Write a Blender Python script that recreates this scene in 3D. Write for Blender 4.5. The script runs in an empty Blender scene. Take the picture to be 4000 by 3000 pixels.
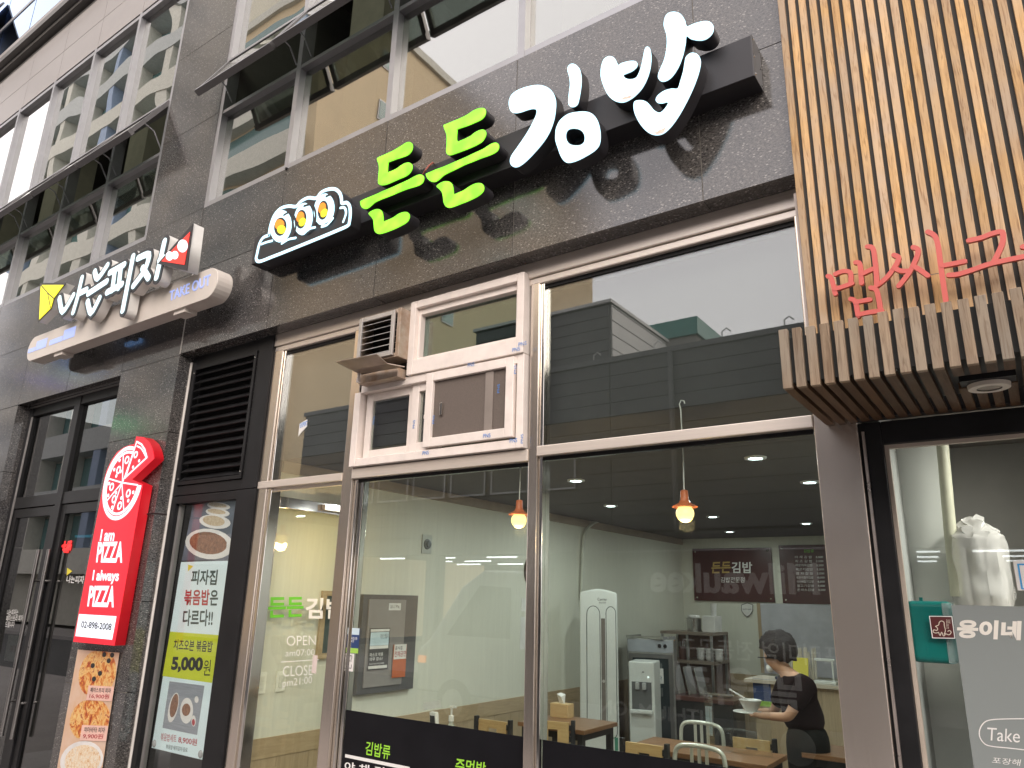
import bpy, bmesh, math, random
from mathutils import Vector, Matrix
random.seed(7)
rad = math.radians
# ---------------------------------------------------------------- camera
sc = bpy.context.scene
COL = sc.collection
F_PX, CX, CY = 2850.0, 2000.0, 1500.0          # focal length in pixels of a 4000 x 3000 frame
YAW, PITCH, ROLL = 0.617975, 0.285139, 0.024984
CAM = Vector((0.0, -3.3, 1.6))                 # facade = plane y 0, street at negative y
GZ = -0.20                                     # pavement level
def _rot():
    ca, sa, cb, sb, cc, s3 = math.cos(YAW), math.sin(YAW), math.cos(PITCH), math.sin(PITCH), math.cos(ROLL), math.sin(ROLL)
    fwd = Vector((-sa, ca, 0)); right = Vector((ca, sa, 0)); up = Vector((0, 0, 1))
    f2 = fwd*cb + up*sb; u2 = up*cb - fwd*sb
    return right*cc + u2*s3, u2*cc - right*s3, f2
RX, RU, RF = _rot()
cam_d = bpy.data.cameras.new('camera'); cam = bpy.data.objects.new('camera', cam_d); COL.objects.link(cam)
m = Matrix((RX, RU, -RF)).transposed().to_4x4(); m.translation = CAM
cam.matrix_world = m
cam_d.sensor_width = 36.0; cam_d.lens = F_PX/4000*36.0; cam_d.clip_start = 0.05; cam_d.clip_end = 600
sc.camera = cam
# ---------------------------------------------------------------- world, sun, exposure
EXPO = 1.55
w = bpy.data.worlds.new('World'); sc.world = w; w.use_nodes = True
wn = w.node_tree.nodes; wl = w.node_tree.links
sky = wn.new('ShaderNodeTexSky'); sky.sky_type = 'NISHITA'; sky.sun_disc = False
SUN_EL, SUN_AZ = rad(34), rad(143)             # azimuth clockwise from +y: behind the photographer's right shoulder, veiled by cloud
sky.sun_elevation = SUN_EL; sky.sun_rotation = SUN_AZ
sky.air_density = 1.6; sky.dust_density = 5.0; sky.ozone_density = 1.0
hs = wn.new('ShaderNodeHueSaturation'); hs.inputs['Saturation'].default_value = 0.42; hs.inputs['Value'].default_value = 1.0
tint = wn.new('ShaderNodeMix'); tint.data_type = 'RGBA'; tint.blend_type = 'MULTIPLY'; tint.inputs[0].default_value = 1.0
tint.inputs[7].default_value = (1.0, 0.96, 1.0, 1)
wl.new(sky.outputs[0], hs.inputs['Color']); wl.new(hs.outputs[0], tint.inputs[6])
veil = wn.new('ShaderNodeMix'); veil.data_type = 'RGBA'; veil.inputs[0].default_value = 0.80     # thin even cloud over the clear sky
veil.inputs[7].default_value = (7.2, 6.75, 6.8, 1); wl.new(tint.outputs[2], veil.inputs[6])
bg = wn['Background']; wl.new(veil.outputs[2], bg.inputs['Color']); bg.inputs['Strength'].default_value = 0.12
sun_d = bpy.data.lights.new('sun', 'SUN'); sun_d.energy = 0.6; sun_d.angle = rad(40); sun_d.color = (1.0, 0.88, 0.74)
sun = bpy.data.objects.new('sun', sun_d); COL.objects.link(sun)
sd = Vector((math.sin(SUN_AZ)*math.cos(SUN_EL), math.cos(SUN_AZ)*math.cos(SUN_EL), math.sin(SUN_EL)))
sun.rotation_euler = (-sd).to_track_quat('-Z', 'Y').to_euler(); sun.location = sd*60
vs = sc.view_settings; vs.view_transform = 'Standard'; vs.look = 'None'; vs.gamma = 1.0; vs.exposure = EXPO; vs.use_curve_mapping = False
sc.render.engine = 'CYCLES'
sc.cycles.use_denoising = True
sc.cycles.max_bounces = 10; sc.cycles.transparent_max_bounces = 24; sc.cycles.glossy_bounces = 5; sc.cycles.diffuse_bounces = 4
sc.cycles.caustics_reflective = False; sc.cycles.caustics_refractive = False
sc.cycles.sample_clamp_indirect = 6.0
# ---------------------------------------------------------------- measuring helpers
def ray(px, py):
    return RX*((px-CX)/F_PX) - RU*((py-CY)/F_PX) + RF
def P(px, py, Y=0.0):                          # point of the plane y = Y seen at a photo position
    d = ray(px, py); return CAM + d*((Y-CAM.y)/d.y)
def PX(px, py, X):
    d = ray(px, py); return CAM + d*((X-CAM.x)/d.x)
def G(px, py, z):
    d = ray(px, py); return CAM + d*((z-CAM.z)/d.z)
def zm(ox, oy, k, pts): return [(ox+k*a, oy+k*b) for a, b in pts]
# ---------------------------------------------------------------- materials
MATS = {}
def _nt(name):
    mt = bpy.data.materials.new(name); mt.use_nodes = True
    nt = mt.node_tree; b = nt.nodes['Principled BSDF']; return mt, nt, b
def rgba(c): return (c[0], c[1], c[2], 1.0)
def mat(name, col, rough=0.5, metal=0.0, var=0.12, vs=6.0, bump=0.0, bs=60.0, stretch=(1,1,1), rnd=0.0, col2=None, rvar=0.08, spec=0.5, coat=0.0, trans=0.0):
    if name in MATS: return MATS[name]
    mt, nt, b = _nt(name); N = nt.nodes; L = nt.links
    tc = N.new('ShaderNodeTexCoord'); mp = N.new('ShaderNodeMapping'); mp.inputs['Scale'].default_value = stretch
    L.new(tc.outputs['Object'], mp.inputs['Vector'])
    nz = N.new('ShaderNodeTexNoise'); nz.inputs['Scale'].default_value = vs; nz.inputs['Detail'].default_value = 7; nz.inputs['Roughness'].default_value = 0.62
    L.new(mp.outputs[0], nz.inputs['Vector'])
    rp = N.new('ShaderNodeValToRGB'); rp.color_ramp.elements[0].position = 0.28; rp.color_ramp.elements[1].position = 0.72
    c2 = col2 if col2 else tuple(min(1, x*(1+var)) for x in col)
    rp.color_ramp.elements[0].color = rgba(tuple(x*(1-var) for x in col) if not col2 else col); rp.color_ramp.elements[1].color = rgba(c2)
    L.new(nz.outputs[0], rp.inputs[0]); out = rp.outputs[0]
    if rnd:
        oi = N.new('ShaderNodeObjectInfo'); ma = N.new('ShaderNodeMapRange'); ma.inputs[3].default_value = 1-rnd; ma.inputs[4].default_value = 1+rnd
        L.new(oi.outputs['Random'], ma.inputs[0]); h = N.new('ShaderNodeHueSaturation'); L.new(ma.outputs[0], h.inputs['Value']); L.new(out, h.inputs['Color']); out = h.outputs[0]
    L.new(out, b.inputs['Base Color'])
    b.inputs['Metallic'].default_value = metal; b.inputs['Specular IOR Level'].default_value = spec
    if coat: b.inputs['Coat Weight'].default_value = coat; b.inputs['Coat Roughness'].default_value = 0.05
    if trans: b.inputs['Transmission Weight'].default_value = trans
    mr = N.new('ShaderNodeMapRange'); mr.inputs[3].default_value = max(0.02, rough-rvar); mr.inputs[4].default_value = min(1, rough+rvar)
    L.new(nz.outputs[0], mr.inputs[0]); L.new(mr.outputs[0], b.inputs['Roughness'])
    if bump:
        n2 = N.new('ShaderNodeTexNoise'); n2.inputs['Scale'].default_value = bs; n2.inputs['Detail'].default_value = 4; L.new(mp.outputs[0], n2.inputs['Vector'])
        bp = N.new('ShaderNodeBump'); bp.inputs['Strength'].default_value = bump; bp.inputs['Distance'].default_value = 0.01
        L.new(n2.outputs[0], bp.inputs['Height']); L.new(bp.outputs[0], b.inputs['Normal'])
    MATS[name] = mt; return mt
def emit(name, col, disp, hot=0.0, hscale=9.0, base=None):
    """lit sign face; disp = brightness as the photograph shows it, hot = unevenness of the lamps behind it"""
    if name in MATS: return MATS[name]
    mt, nt, b = _nt(name); N = nt.nodes; L = nt.links
    b.inputs['Base Color'].default_value = rgba(base or tuple(min(.8, c*.6) for c in col)); b.inputs['Roughness'].default_value = 0.35
    b.inputs['Emission Color'].default_value = rgba(col)
    s = disp/(2**EXPO); b.inputs['Emission Strength'].default_value = s
    if hot:
        tc = N.new('ShaderNodeTexCoord'); nz = N.new('ShaderNodeTexNoise'); nz.inputs['Scale'].default_value = hscale; nz.inputs['Detail'].default_value = 1
        L.new(tc.outputs['Object'], nz.inputs['Vector']); mr = N.new('ShaderNodeMapRange'); mr.inputs[1].default_value = .35; mr.inputs[2].default_value = .68
        mr.inputs[3].default_value = s*(1-hot); mr.inputs[4].default_value = s*(1+hot); L.new(nz.outputs[0], mr.inputs[0]); L.new(mr.outputs[0], b.inputs['Emission Strength'])
    MATS[name] = mt; return mt
def glass(name, tintc=(1,1,1), boost=1.0, floor=0.0, wave=0.0, wscale=1.4, dirt=0.05, rcol=(1,1,1), gr=0.0):
    """thin architectural pane: see-through mixed with a mirror by its Fresnel factor, a little dust on it"""
    if name in MATS: return MATS[name]
    mt = bpy.data.materials.new(name); mt.use_nodes = True; nt = mt.node_tree; N = nt.nodes; L = nt.links; N.clear()
    out = N.new('ShaderNodeOutputMaterial'); tr = N.new('ShaderNodeBsdfTransparent'); tr.inputs[0].default_value = rgba(tintc)
    gl = N.new('ShaderNodeBsdfGlossy'); gl.inputs['Color'].default_value = rgba(rcol); gl.inputs['Roughness'].default_value = gr
    fr = N.new('ShaderNodeFresnel'); ge = N.new('ShaderNodeNewGeometry'); io = N.new('ShaderNodeMapRange')
    io.inputs[3].default_value = 1.52; io.inputs[4].default_value = 1/1.52; L.new(ge.outputs['Backfacing'], io.inputs[0]); L.new(io.outputs[0], fr.inputs['IOR'])   # same reflectance from both sides of the pane
    ma = N.new('ShaderNodeMath'); ma.operation = 'MULTIPLY_ADD'; ma.use_clamp = True; ma.inputs[1].default_value = boost; ma.inputs[2].default_value = floor
    L.new(fr.outputs[0], ma.inputs[0]); mx = N.new('ShaderNodeMixShader'); L.new(ma.outputs[0], mx.inputs[0]); L.new(tr.outputs[0], mx.inputs[1]); L.new(gl.outputs[0], mx.inputs[2])
    last = mx
    if wave:
        tc = N.new('ShaderNodeTexCoord'); nz = N.new('ShaderNodeTexNoise'); nz.inputs['Scale'].default_value = wscale; nz.inputs['Detail'].default_value = 0.5
        L.new(tc.outputs['Object'], nz.inputs['Vector']); bp = N.new('ShaderNodeBump'); bp.inputs['Strength'].default_value = wave; bp.inputs['Distance'].default_value = 0.05
        L.new(nz.outputs[0], bp.inputs['Height']); L.new(bp.outputs[0], gl.inputs['Normal'])
    if dirt:
        df = N.new('ShaderNodeBsdfDiffuse'); df.inputs[0].default_value = (.55,.53,.5,1)
        tc2 = N.new('ShaderNodeTexCoord'); mp = N.new('ShaderNodeMapping'); mp.inputs['Scale'].default_value = (3,3,.7); n2 = N.new('ShaderNodeTexNoise'); n2.inputs['Scale'].default_value = 4; n2.inputs['Detail'].default_value = 8
        L.new(tc2.outputs['Object'], mp.inputs[0]); L.new(mp.outputs[0], n2.inputs['Vector'])
        mr = N.new('ShaderNodeMapRange'); mr.inputs[1].default_value = .4; mr.inputs[2].default_value = .8; mr.inputs[3].default_value = dirt*.25; mr.inputs[4].default_value = dirt
        L.new(n2.outputs[0], mr.inputs[0]); m2 = N.new('ShaderNodeMixShader'); L.new(mr.outputs[0], m2.inputs[0]); L.new(mx.outputs[0], m2.inputs[1]); L.new(df.outputs[0], m2.inputs[2]); last = m2
    L.new(last.outputs[0], out.inputs[0]); MATS[name] = mt; return mt
def granite(name, lo, hi, warm, rough=0.16, scale=75.0):
    mt, nt, b = _nt(name); N = nt.nodes; L = nt.links
    tc = N.new('ShaderNodeTexCoord'); geo = tc.outputs['Object']
    n1 = N.new('ShaderNodeTexNoise'); n1.inputs['Scale'].default_value = scale; n1.inputs['Detail'].default_value = 5; n1.inputs['Roughness'].default_value = .7; n1.inputs['Distortion'].default_value = .6
    n2 = N.new('ShaderNodeTexNoise'); n2.inputs['Scale'].default_value = 1.7; n2.inputs['Detail'].default_value = 5; n2.inputs['Roughness'].default_value = .6
    vo = N.new('ShaderNodeTexVoronoi'); vo.inputs['Scale'].default_value = 58; vo.inputs['Randomness'].default_value = 1.0
    mp = N.new('ShaderNodeMapping'); mp.inputs['Rotation'].default_value = (0, .6, 0); mp.inputs['Scale'].default_value = (1, 1, 1.9)
    L.new(geo, mp.inputs[0])
    for n in (n1, vo): L.new(mp.outputs[0], n.inputs['Vector'])
    L.new(geo, n2.inputs['Vector'])
    r1 = N.new('ShaderNodeValToRGB'); r1.color_ramp.elements[0].position = .40; r1.color_ramp.elements[1].position = .64
    r1.color_ramp.elements[0].color = rgba(lo); r1.color_ramp.elements[1].color = rgba(hi); L.new(n1.outputs[0], r1.inputs[0])
    r2 = N.new('ShaderNodeValToRGB'); r2.color_ramp.elements[0].position = .35; r2.color_ramp.elements[1].position = .68
    r2.color_ramp.elements[0].color = (.74,.76,.80,1); r2.color_ramp.elements[1].color = rgba(warm); L.new(n2.outputs[0], r2.inputs[0])
    mx = N.new('ShaderNodeMix'); mx.data_type = 'RGBA'; mx.blend_type = 'MULTIPLY'; mx.inputs[0].default_value = 1; L.new(r1.outputs[0], mx.inputs[6]); L.new(r2.outputs[0], mx.inputs[7])
    sp = N.new('ShaderNodeSeparateColor'); L.new(vo.outputs['Color'], sp.inputs[0])
    g1 = N.new('ShaderNodeMath'); g1.operation = 'GREATER_THAN'; g1.inputs[1].default_value = .62; L.new(sp.outputs[0], g1.inputs[0])
    g2 = N.new('ShaderNodeMath'); g2.operation = 'LESS_THAN'; g2.inputs[1].default_value = .36; L.new(vo.outputs['Distance'], g2.inputs[0])
    g3 = N.new('ShaderNodeMath'); g3.operation = 'MULTIPLY'; L.new(g1.outputs[0], g3.inputs[0]); L.new(g2.outputs[0], g3.inputs[1])
    g4 = N.new('ShaderNodeMath'); g4.operation = 'MULTIPLY'; L.new(g3.outputs[0], g4.inputs[0]); L.new(sp.outputs[1], g4.inputs[1])
    m3 = N.new('ShaderNodeMix'); m3.data_type = 'RGBA'; L.new(g4.outputs[0], m3.inputs[0]); L.new(mx.outputs[2], m3.inputs[6]); m3.inputs[7].default_value = (.26,.245,.23,1)
    oi = N.new('ShaderNodeObjectInfo'); ma = N.new('ShaderNodeMapRange'); ma.inputs[3].default_value = .85; ma.inputs[4].default_value = 1.15; L.new(oi.outputs['Random'], ma.inputs[0])
    h = N.new('ShaderNodeHueSaturation'); L.new(ma.outputs[0], h.inputs['Value']); L.new(m3.outputs[2], h.inputs['Color']); L.new(h.outputs[0], b.inputs['Base Color'])
    rr = N.new('ShaderNodeMapRange'); rr.inputs[3].default_value = rough*.4; rr.inputs[4].default_value = rough*1.5; L.new(n1.outputs[0], rr.inputs[0]); L.new(rr.outputs[0], b.inputs['Roughness'])
    b.inputs['Specular IOR Level'].default_value = 0.9
    bp = N.new('ShaderNodeBump'); bp.inputs['Strength'].default_value = .05; bp.inputs['Distance'].default_value = .004; L.new(n1.outputs[0], bp.inputs['Height']); L.new(bp.outputs[0], b.inputs['Normal'])
    MATS[name] = mt; return mt
def wood(name, c1, c2, axis='Z', rough=.6, grey=None, rnd=.14, scale=16.0, spec=.3, streak=None):
    mt, nt, b = _nt(name); N = nt.nodes; L = nt.links
    tc = N.new('ShaderNodeTexCoord'); oi = N.new('ShaderNodeObjectInfo'); ad = N.new('ShaderNodeVectorMath'); ad.operation = 'ADD'
    ml = N.new('ShaderNodeMath'); ml.operation = 'MULTIPLY'; ml.inputs[1].default_value = 37.0; L.new(oi.outputs['Random'], ml.inputs[0])
    L.new(tc.outputs['Object'], ad.inputs[0]); L.new(ml.outputs[0], ad.inputs[1])
    mp = N.new('ShaderNodeMapping'); s = [scale]*3; s['XYZ'.index(axis)] = scale*.09; mp.inputs['Scale'].default_value = s; L.new(ad.outputs[0], mp.inputs[0])
    nz = N.new('ShaderNodeTexNoise'); nz.inputs['Scale'].default_value = 2.2; nz.inputs['Detail'].default_value = 9; nz.inputs['Roughness'].default_value = .65; nz.inputs['Distortion'].default_value = 1.3; L.new(mp.outputs[0], nz.inputs['Vector'])
    rp = N.new('ShaderNodeValToRGB'); rp.color_ramp.elements[0].position = .3; rp.color_ramp.elements[1].position = .68; rp.color_ramp.elements[0].color = rgba(c1); rp.color_ramp.elements[1].color = rgba(c2); L.new(nz.outputs[0], rp.inputs[0])
    out = rp.outputs[0]
    if grey:
        n3 = N.new('ShaderNodeTexNoise'); n3.inputs['Scale'].default_value = 2.6; n3.inputs['Detail'].default_value = 6; L.new(ad.outputs[0], n3.inputs['Vector'])
        mr = N.new('ShaderNodeMapRange'); mr.inputs[1].default_value = .38; mr.inputs[2].default_value = .66; L.new(n3.outputs[0], mr.inputs[0])
        mx = N.new('ShaderNodeMix'); mx.data_type = 'RGBA'; L.new(mr.outputs[0], mx.inputs[0]); L.new(out, mx.inputs[6]); mx.inputs[7].default_value = rgba(grey); out = mx.outputs[2]
    if streak:
        mp2 = N.new('ShaderNodeMapping'); s2 = [70.0]*3; s2['XYZ'.index(axis)] = 5.0; mp2.inputs['Scale'].default_value = s2; L.new(ad.outputs[0], mp2.inputs[0])
        n4 = N.new('ShaderNodeTexNoise'); n4.inputs['Scale'].default_value = 1.0; n4.inputs['Detail'].default_value = 6; n4.inputs['Distortion'].default_value = 2.0; L.new(mp2.outputs[0], n4.inputs['Vector'])
        m4 = N.new('ShaderNodeMapRange'); m4.inputs[1].default_value = .52; m4.inputs[2].default_value = .74; m4.inputs[4].default_value = .85; L.new(n4.outputs[0], m4.inputs[0])
        x4 = N.new('ShaderNodeMix'); x4.data_type = 'RGBA'; L.new(m4.outputs[0], x4.inputs[0]); L.new(out, x4.inputs[6]); x4.inputs[7].default_value = rgba(streak); out = x4.outputs[2]
    ma = N.new('ShaderNodeMapRange'); ma.inputs[3].default_value = 1-rnd; ma.inputs[4].default_value = 1+rnd; L.new(oi.outputs['Random'], ma.inputs[0])
    h = N.new('ShaderNodeHueSaturation'); L.new(ma.outputs[0], h.inputs['Value']); L.new(out, h.inputs['Color']); L.new(h.outputs[0], b.inputs['Base Color'])
    b.inputs['Roughness'].default_value = rough; b.inputs['Specular IOR Level'].default_value = spec
    bp = N.new('ShaderNodeBump'); bp.inputs['Strength'].default_value = .35; bp.inputs['Distance'].default_value = .003; L.new(nz.outputs[0], bp.inputs['Height']); L.new(bp.outputs[0], b.inputs['Normal'])
    MATS[name] = mt; return mt
def food(name, cols, scale=38.0, rough=.45):
    """printed photograph of food: patches of several colours"""
    mt, nt, b = _nt(name); N = nt.nodes; L = nt.links
    tc = N.new('ShaderNodeTexCoord'); nz = N.new('ShaderNodeTexNoise'); nz.inputs['Scale'].default_value = scale; nz.inputs['Detail'].default_value = 6; nz.inputs['Roughness'].default_value = .7; nz.inputs['Distortion'].default_value = .8
    L.new(tc.outputs['Object'], nz.inputs['Vector']); rp = N.new('ShaderNodeValToRGB'); cr = rp.color_ramp
    while len(cr.elements) < len(cols): cr.elements.new(.5)
    for i, c in enumerate(cols): cr.elements[i].position = .30+.42*i/(len(cols)-1); cr.elements[i].color = rgba(c)
    L.new(nz.outputs[0], rp.inputs[0]); L.new(rp.outputs[0], b.inputs['Base Color']); b.inputs['Roughness'].default_value = rough
    MATS[name] = mt; return mt
def film(name, col, fac, rough=.4):
    """translucent frosted sticker film"""
    mt = bpy.data.materials.new(name); mt.use_nodes = True; nt = mt.node_tree; N = nt.nodes; L = nt.links; b = N['Principled BSDF']
    b.inputs['Base Color'].default_value = rgba(col); b.inputs['Roughness'].default_value = rough
    tr = N.new('ShaderNodeBsdfTransparent'); mx = N.new('ShaderNodeMixShader'); mx.inputs[0].default_value = fac
    L.new(tr.outputs[0], mx.inputs[1]); L.new(b.outputs[0], mx.inputs[2]); L.new(mx.outputs[0], N['Material Output'].inputs[0]); MATS[name] = mt; return mt
# ---------------------------------------------------------------- mesh helpers
class B:
    def __init__(s): s.v = []; s.f = []
    def quad(s, a, b, c, d):
        n = len(s.v); s.v += [tuple(a), tuple(b), tuple(c), tuple(d)]; s.f.append((n, n+1, n+2, n+3)); return s
    def box(s, x0, x1, y0, y1, z0, z1):
        n = len(s.v); s.v += [(x0,y0,z0),(x1,y0,z0),(x1,y1,z0),(x0,y1,z0),(x0,y0,z1),(x1,y0,z1),(x1,y1,z1),(x0,y1,z1)]
        s.f += [(n,n+3,n+2,n+1),(n+4,n+5,n+6,n+7),(n,n+1,n+5,n+4),(n+1,n+2,n+6,n+5),(n+2,n+3,n+7,n+6),(n+3,n,n+4,n+7)]; return s
    def hexa(s, bot, top):                      # two quads of 3d points
        n = len(s.v); s.v += [tuple(p) for p in bot]+[tuple(p) for p in top]
        s.f += [(n+3,n+2,n+1,n),(n+4,n+5,n+6,n+7)]+[(n+i, n+(i+1)%4, n+4+(i+1)%4, n+4+i) for i in range(4)]; return s
    def prism(s, pts, y0, y1):                  # convex polygon in xz
        n = len(s.v); k = len(pts); s.v += [(p[0], y0, p[1]) for p in pts]+[(p[0], y1, p[1]) for p in pts]
        s.f += [tuple(range(n, n+k)), tuple(range(n+2*k-1, n+k-1, -1))]+[(n+i, n+k+i, n+k+(i+1)%k, n+(i+1)%k) for i in range(k)]; return s
    def prismz(s, pts, z0, z1):
        n = len(s.v); k = len(pts); s.v += [(p[0], p[1], z0) for p in pts]+[(p[0], p[1], z1) for p in pts]
        s.f += [tuple(range(n+k-1, n-1, -1)), tuple(range(n+k, n+2*k))]+[(n+i, n+(i+1)%k, n+k+(i+1)%k, n+k+i) for i in range(k)]; return s
    def tube(s, pts, r, seg=8, cap=True):
        pts = [Vector(p) for p in pts]; n = len(s.v); k = len(pts); rs = r if isinstance(r, (list, tuple)) else [r]*k
        prev = None
        for i, p in enumerate(pts):
            t = (pts[min(i+1, k-1)]-pts[max(i-1, 0)]).normalized()
            a = prev if prev else (Vector((0,0,1)) if abs(t.z) < .9 else Vector((1,0,0)))
            u = (a - t*a.dot(t)).normalized(); prev = u; v = t.cross(u)
            for j in range(seg):
                an = 2*math.pi*j/seg; s.v.append(tuple(p+(u*math.cos(an)+v*math.sin(an))*rs[i]))
        for i in range(k-1):
            for j in range(seg): s.f.append((n+i*seg+j, n+i*seg+(j+1)%seg, n+(i+1)*seg+(j+1)%seg, n+(i+1)*seg+j))
        if cap: s.f += [tuple(n+j for j in reversed(range(seg))), tuple(n+(k-1)*seg+j for j in range(seg))]
        return s
    def lathe(s, c, prof, seg=20, axis='Z', cap=True):    # prof: (radius, height)
        n = len(s.v); k = len(prof)
        for r, h in prof:
            for j in range(seg):
                a = 2*math.pi*j/seg; d = (r*math.cos(a), r*math.sin(a))
                s.v.append((c[0]+d[0], c[1]+d[1], c[2]+h) if axis == 'Z' else ((c[0]+d[0], c[1]-h, c[2]+d[1]) if axis == 'Y' else (c[0]+h, c[1]+d[0], c[2]+d[1])))
        for i in range(k-1):
            for j in range(seg): s.f.append((n+i*seg+j, n+i*seg+(j+1)%seg, n+(i+1)*seg+(j+1)%seg, n+(i+1)*seg+j))
        if cap: s.f += [tuple(n+j for j in reversed(range(seg))), tuple(n+(k-1)*seg+j for j in range(seg))]
        return s
    def frame(s, x0, x1, z0, z1, w, y0, y1, wb=None, wt=None, wr=None):
        wb = wb or w; wt = wt or w; wr = wr or w
        s.box(x0, x0+w, y0, y1, z0, z1); s.box(x1-wr, x1, y0, y1, z0, z1); s.box(x0+w, x1-wr, y0+.001, y1, z0, z0+wb); s.box(x0+w, x1-wr, y0+.001, y1, z1-wt, z1); return s
    def mesh(s, name):
        me = bpy.data.meshes.new(name); me.from_pydata(s.v, [], s.f); me.update()
        bm = bmesh.new(); bm.from_mesh(me); bmesh.ops.recalc_face_normals(bm, faces=bm.faces); bm.to_mesh(me); bm.free(); return me
def obj(name, src, mt, parent=None, smooth=False, bev=0.0, seg=2):
    me = src.mesh(name) if isinstance(src, B) else src
    if mt: me.materials.clear(); me.materials.append(mt)
    if bev:
        bm = bmesh.new(); bm.from_mesh(me)
        ed = [e for e in bm.edges if len(e.link_faces) == 2 and e.calc_face_angle(0) > .6]
        bmesh.ops.bevel(bm, geom=ed, offset=bev, segments=seg, affect='EDGES', profile=.5, clamp_overlap=True); bm.to_mesh(me); bm.free()
    if smooth:
        for p in me.polygons: p.use_smooth = True
        try: me.set_sharp_from_angle(angle=rad(38))
        except Exception: pass
    o = bpy.data.objects.new(name, me); COL.objects.link(o)
    if parent:
        o.parent = parent
        if parent.parent is None: o.matrix_parent_inverse = parent.matrix_basis.inverted()
    else:                                       # a thing that is one mesh: origin at its base
        xs = [v.co.x for v in me.vertices]; ys = [v.co.y for v in me.vertices]; zs = [v.co.z for v in me.vertices]
        c = Vector(((min(xs)+max(xs))/2, (min(ys)+max(ys))/2, min(zs))); me.transform(Matrix.Translation(-c)); o.location = c
    return o
def tag(o, label, cat, group=None, kind=None):
    if label: o['label'] = label
    if cat: o['category'] = cat
    if group: o['group'] = group
    if kind: o['kind'] = kind
    return o
def thing(name, label, cat, loc=(0,0,0), group=None):
    o = bpy.data.objects.new(name, None); COL.objects.link(o); o.location = loc; o.empty_display_size = .2
    o.matrix_basis = Matrix.Translation(Vector(loc)); return tag(o, label, cat, group)
def struct(name, src, mt):
    o = obj(name, src, mt); o['kind'] = 'structure'; return o
def copy_tree(o, parent=None):
    c = o.copy(); COL.objects.link(c)
    if parent: c.parent = parent
    for ch in o.children: copy_tree(ch, c)
    return c
def catmull(pts, n=5, closed=True):
    out = []; k = len(pts)
    for i in range(k if closed else k-1):
        p0, p1, p2, p3 = [pts[(i+d) % k] if closed else pts[min(max(i+d, 0), k-1)] for d in (-1, 0, 1, 2)]
        for t in range(n):
            t /= n; out.append(tuple(.5*(2*b+(c-a)*t+(2*a-5*b+4*c-d)*t*t+(3*b-a-3*c+d)*t**3) for a, b, c, d in zip(p0, p1, p2, p3)))
    if not closed: out.append(tuple(pts[-1]))
    return out
def curve_mesh(loops, depth, off=0.0):
    """flat outline(s) filled and thickened: returns a mesh with u,v in the plane, w from 0 (front) to depth"""
    cu = bpy.data.curves.new('c', 'CURVE'); cu.dimensions = '2D'; cu.fill_mode = 'BOTH'; cu.extrude = depth/2; cu.offset = off
    for lp in loops:
        sp = cu.splines.new('POLY'); sp.points.add(len(lp)-1); sp.use_cyclic_u = True
        for q, p in zip(sp.points, lp): q.co = (p[0], p[1], 0, 1)
    ob = bpy.data.objects.new('c', cu); COL.objects.link(ob); dg = bpy.context.evaluated_depsgraph_get(); dg.update()
    me = bpy.data.meshes.new_from_object(ob.evaluated_get(dg)); bpy.data.objects.remove(ob); bpy.data.curves.remove(cu)
    return me
def outline(name, loops, Y, depth, mt, parent, smooth=4, off=0.0, px=True):
    """loops of photo positions cut out of a sheet standing at y = Y (front) to Y + depth"""
    L2 = []
    for lp in loops:
        q = [((p := P(a, b, Y)).x, p.z) for a, b in lp] if px else list(lp)
        L2.append(catmull(q, smooth) if smooth else q)
    me = curve_mesh(L2, depth, off)
    me.transform(Matrix(((1,0,0,0),(0,0,-1,Y+depth/2),(0,1,0,0),(0,0,0,1))))
    return obj(name, me, mt, parent)
def stroke_pts(pts, w, n=7):
    """round-ended band along an open polyline (2d)"""
    ps = [Vector(p) for p in pts]; r = w/2; left = []; right = []
    for i, p in enumerate(ps):
        t = (ps[min(i+1, len(ps)-1)]-ps[max(i-1, 0)]).normalized(); nn = Vector((-t.y, t.x))
        if 0 < i < len(ps)-1:
            t1 = (p-ps[i-1]).normalized(); c = max(.55, nn.dot(Vector((-t1.y, t1.x)))); rr = r/c
        else: rr = r
        left.append(p+nn*rr); right.append(p-nn*rr)
    t0 = (ps[1]-ps[0]).normalized(); t1 = (ps[-1]-ps[-2]).normalized()
    def capp(c, d):
        a0 = math.atan2(d.y, d.x)-math.pi/2; return [c+Vector((math.cos(a0+math.pi*k/n), math.sin(a0+math.pi*k/n)))*r for k in range(1, n)]
    return [tuple(v) for v in right+capp(ps[-1], t1)+left[::-1]+capp(ps[0], -t0)]
TXT = {}
def text_mesh(s, bold=0.0, depth=0.0, space=1.0, res=4):
    key = (s, bold, depth, space)
    if key not in TXT:
        cu = bpy.data.curves.new('t', 'FONT'); cu.body = s; cu.offset = bold; cu.extrude = depth; cu.space_character = space; cu.resolution_u = res; cu.space_line = .9
        ob = bpy.data.objects.new('t', cu); COL.objects.link(ob); dg = bpy.context.evaluated_depsgraph_get(); dg.update()
        me = bpy.data.meshes.new_from_object(ob.evaluated_get(dg)); bpy.data.objects.remove(ob); bpy.data.curves.remove(cu)
        xs = [v.co.x for v in me.vertices]; ys = [v.co.y for v in me.vertices]
        x0, x1, y0, y1 = min(xs), max(xs), min(ys), max(ys)
        me.transform(Matrix(((1/(x1-x0),0,0,-x0/(x1-x0)),(0,1/(y1-y0),0,-y0/(y1-y0)),(0,0,1,0),(0,0,0,1)))); TXT[key] = me
    return TXT[key]
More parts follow.
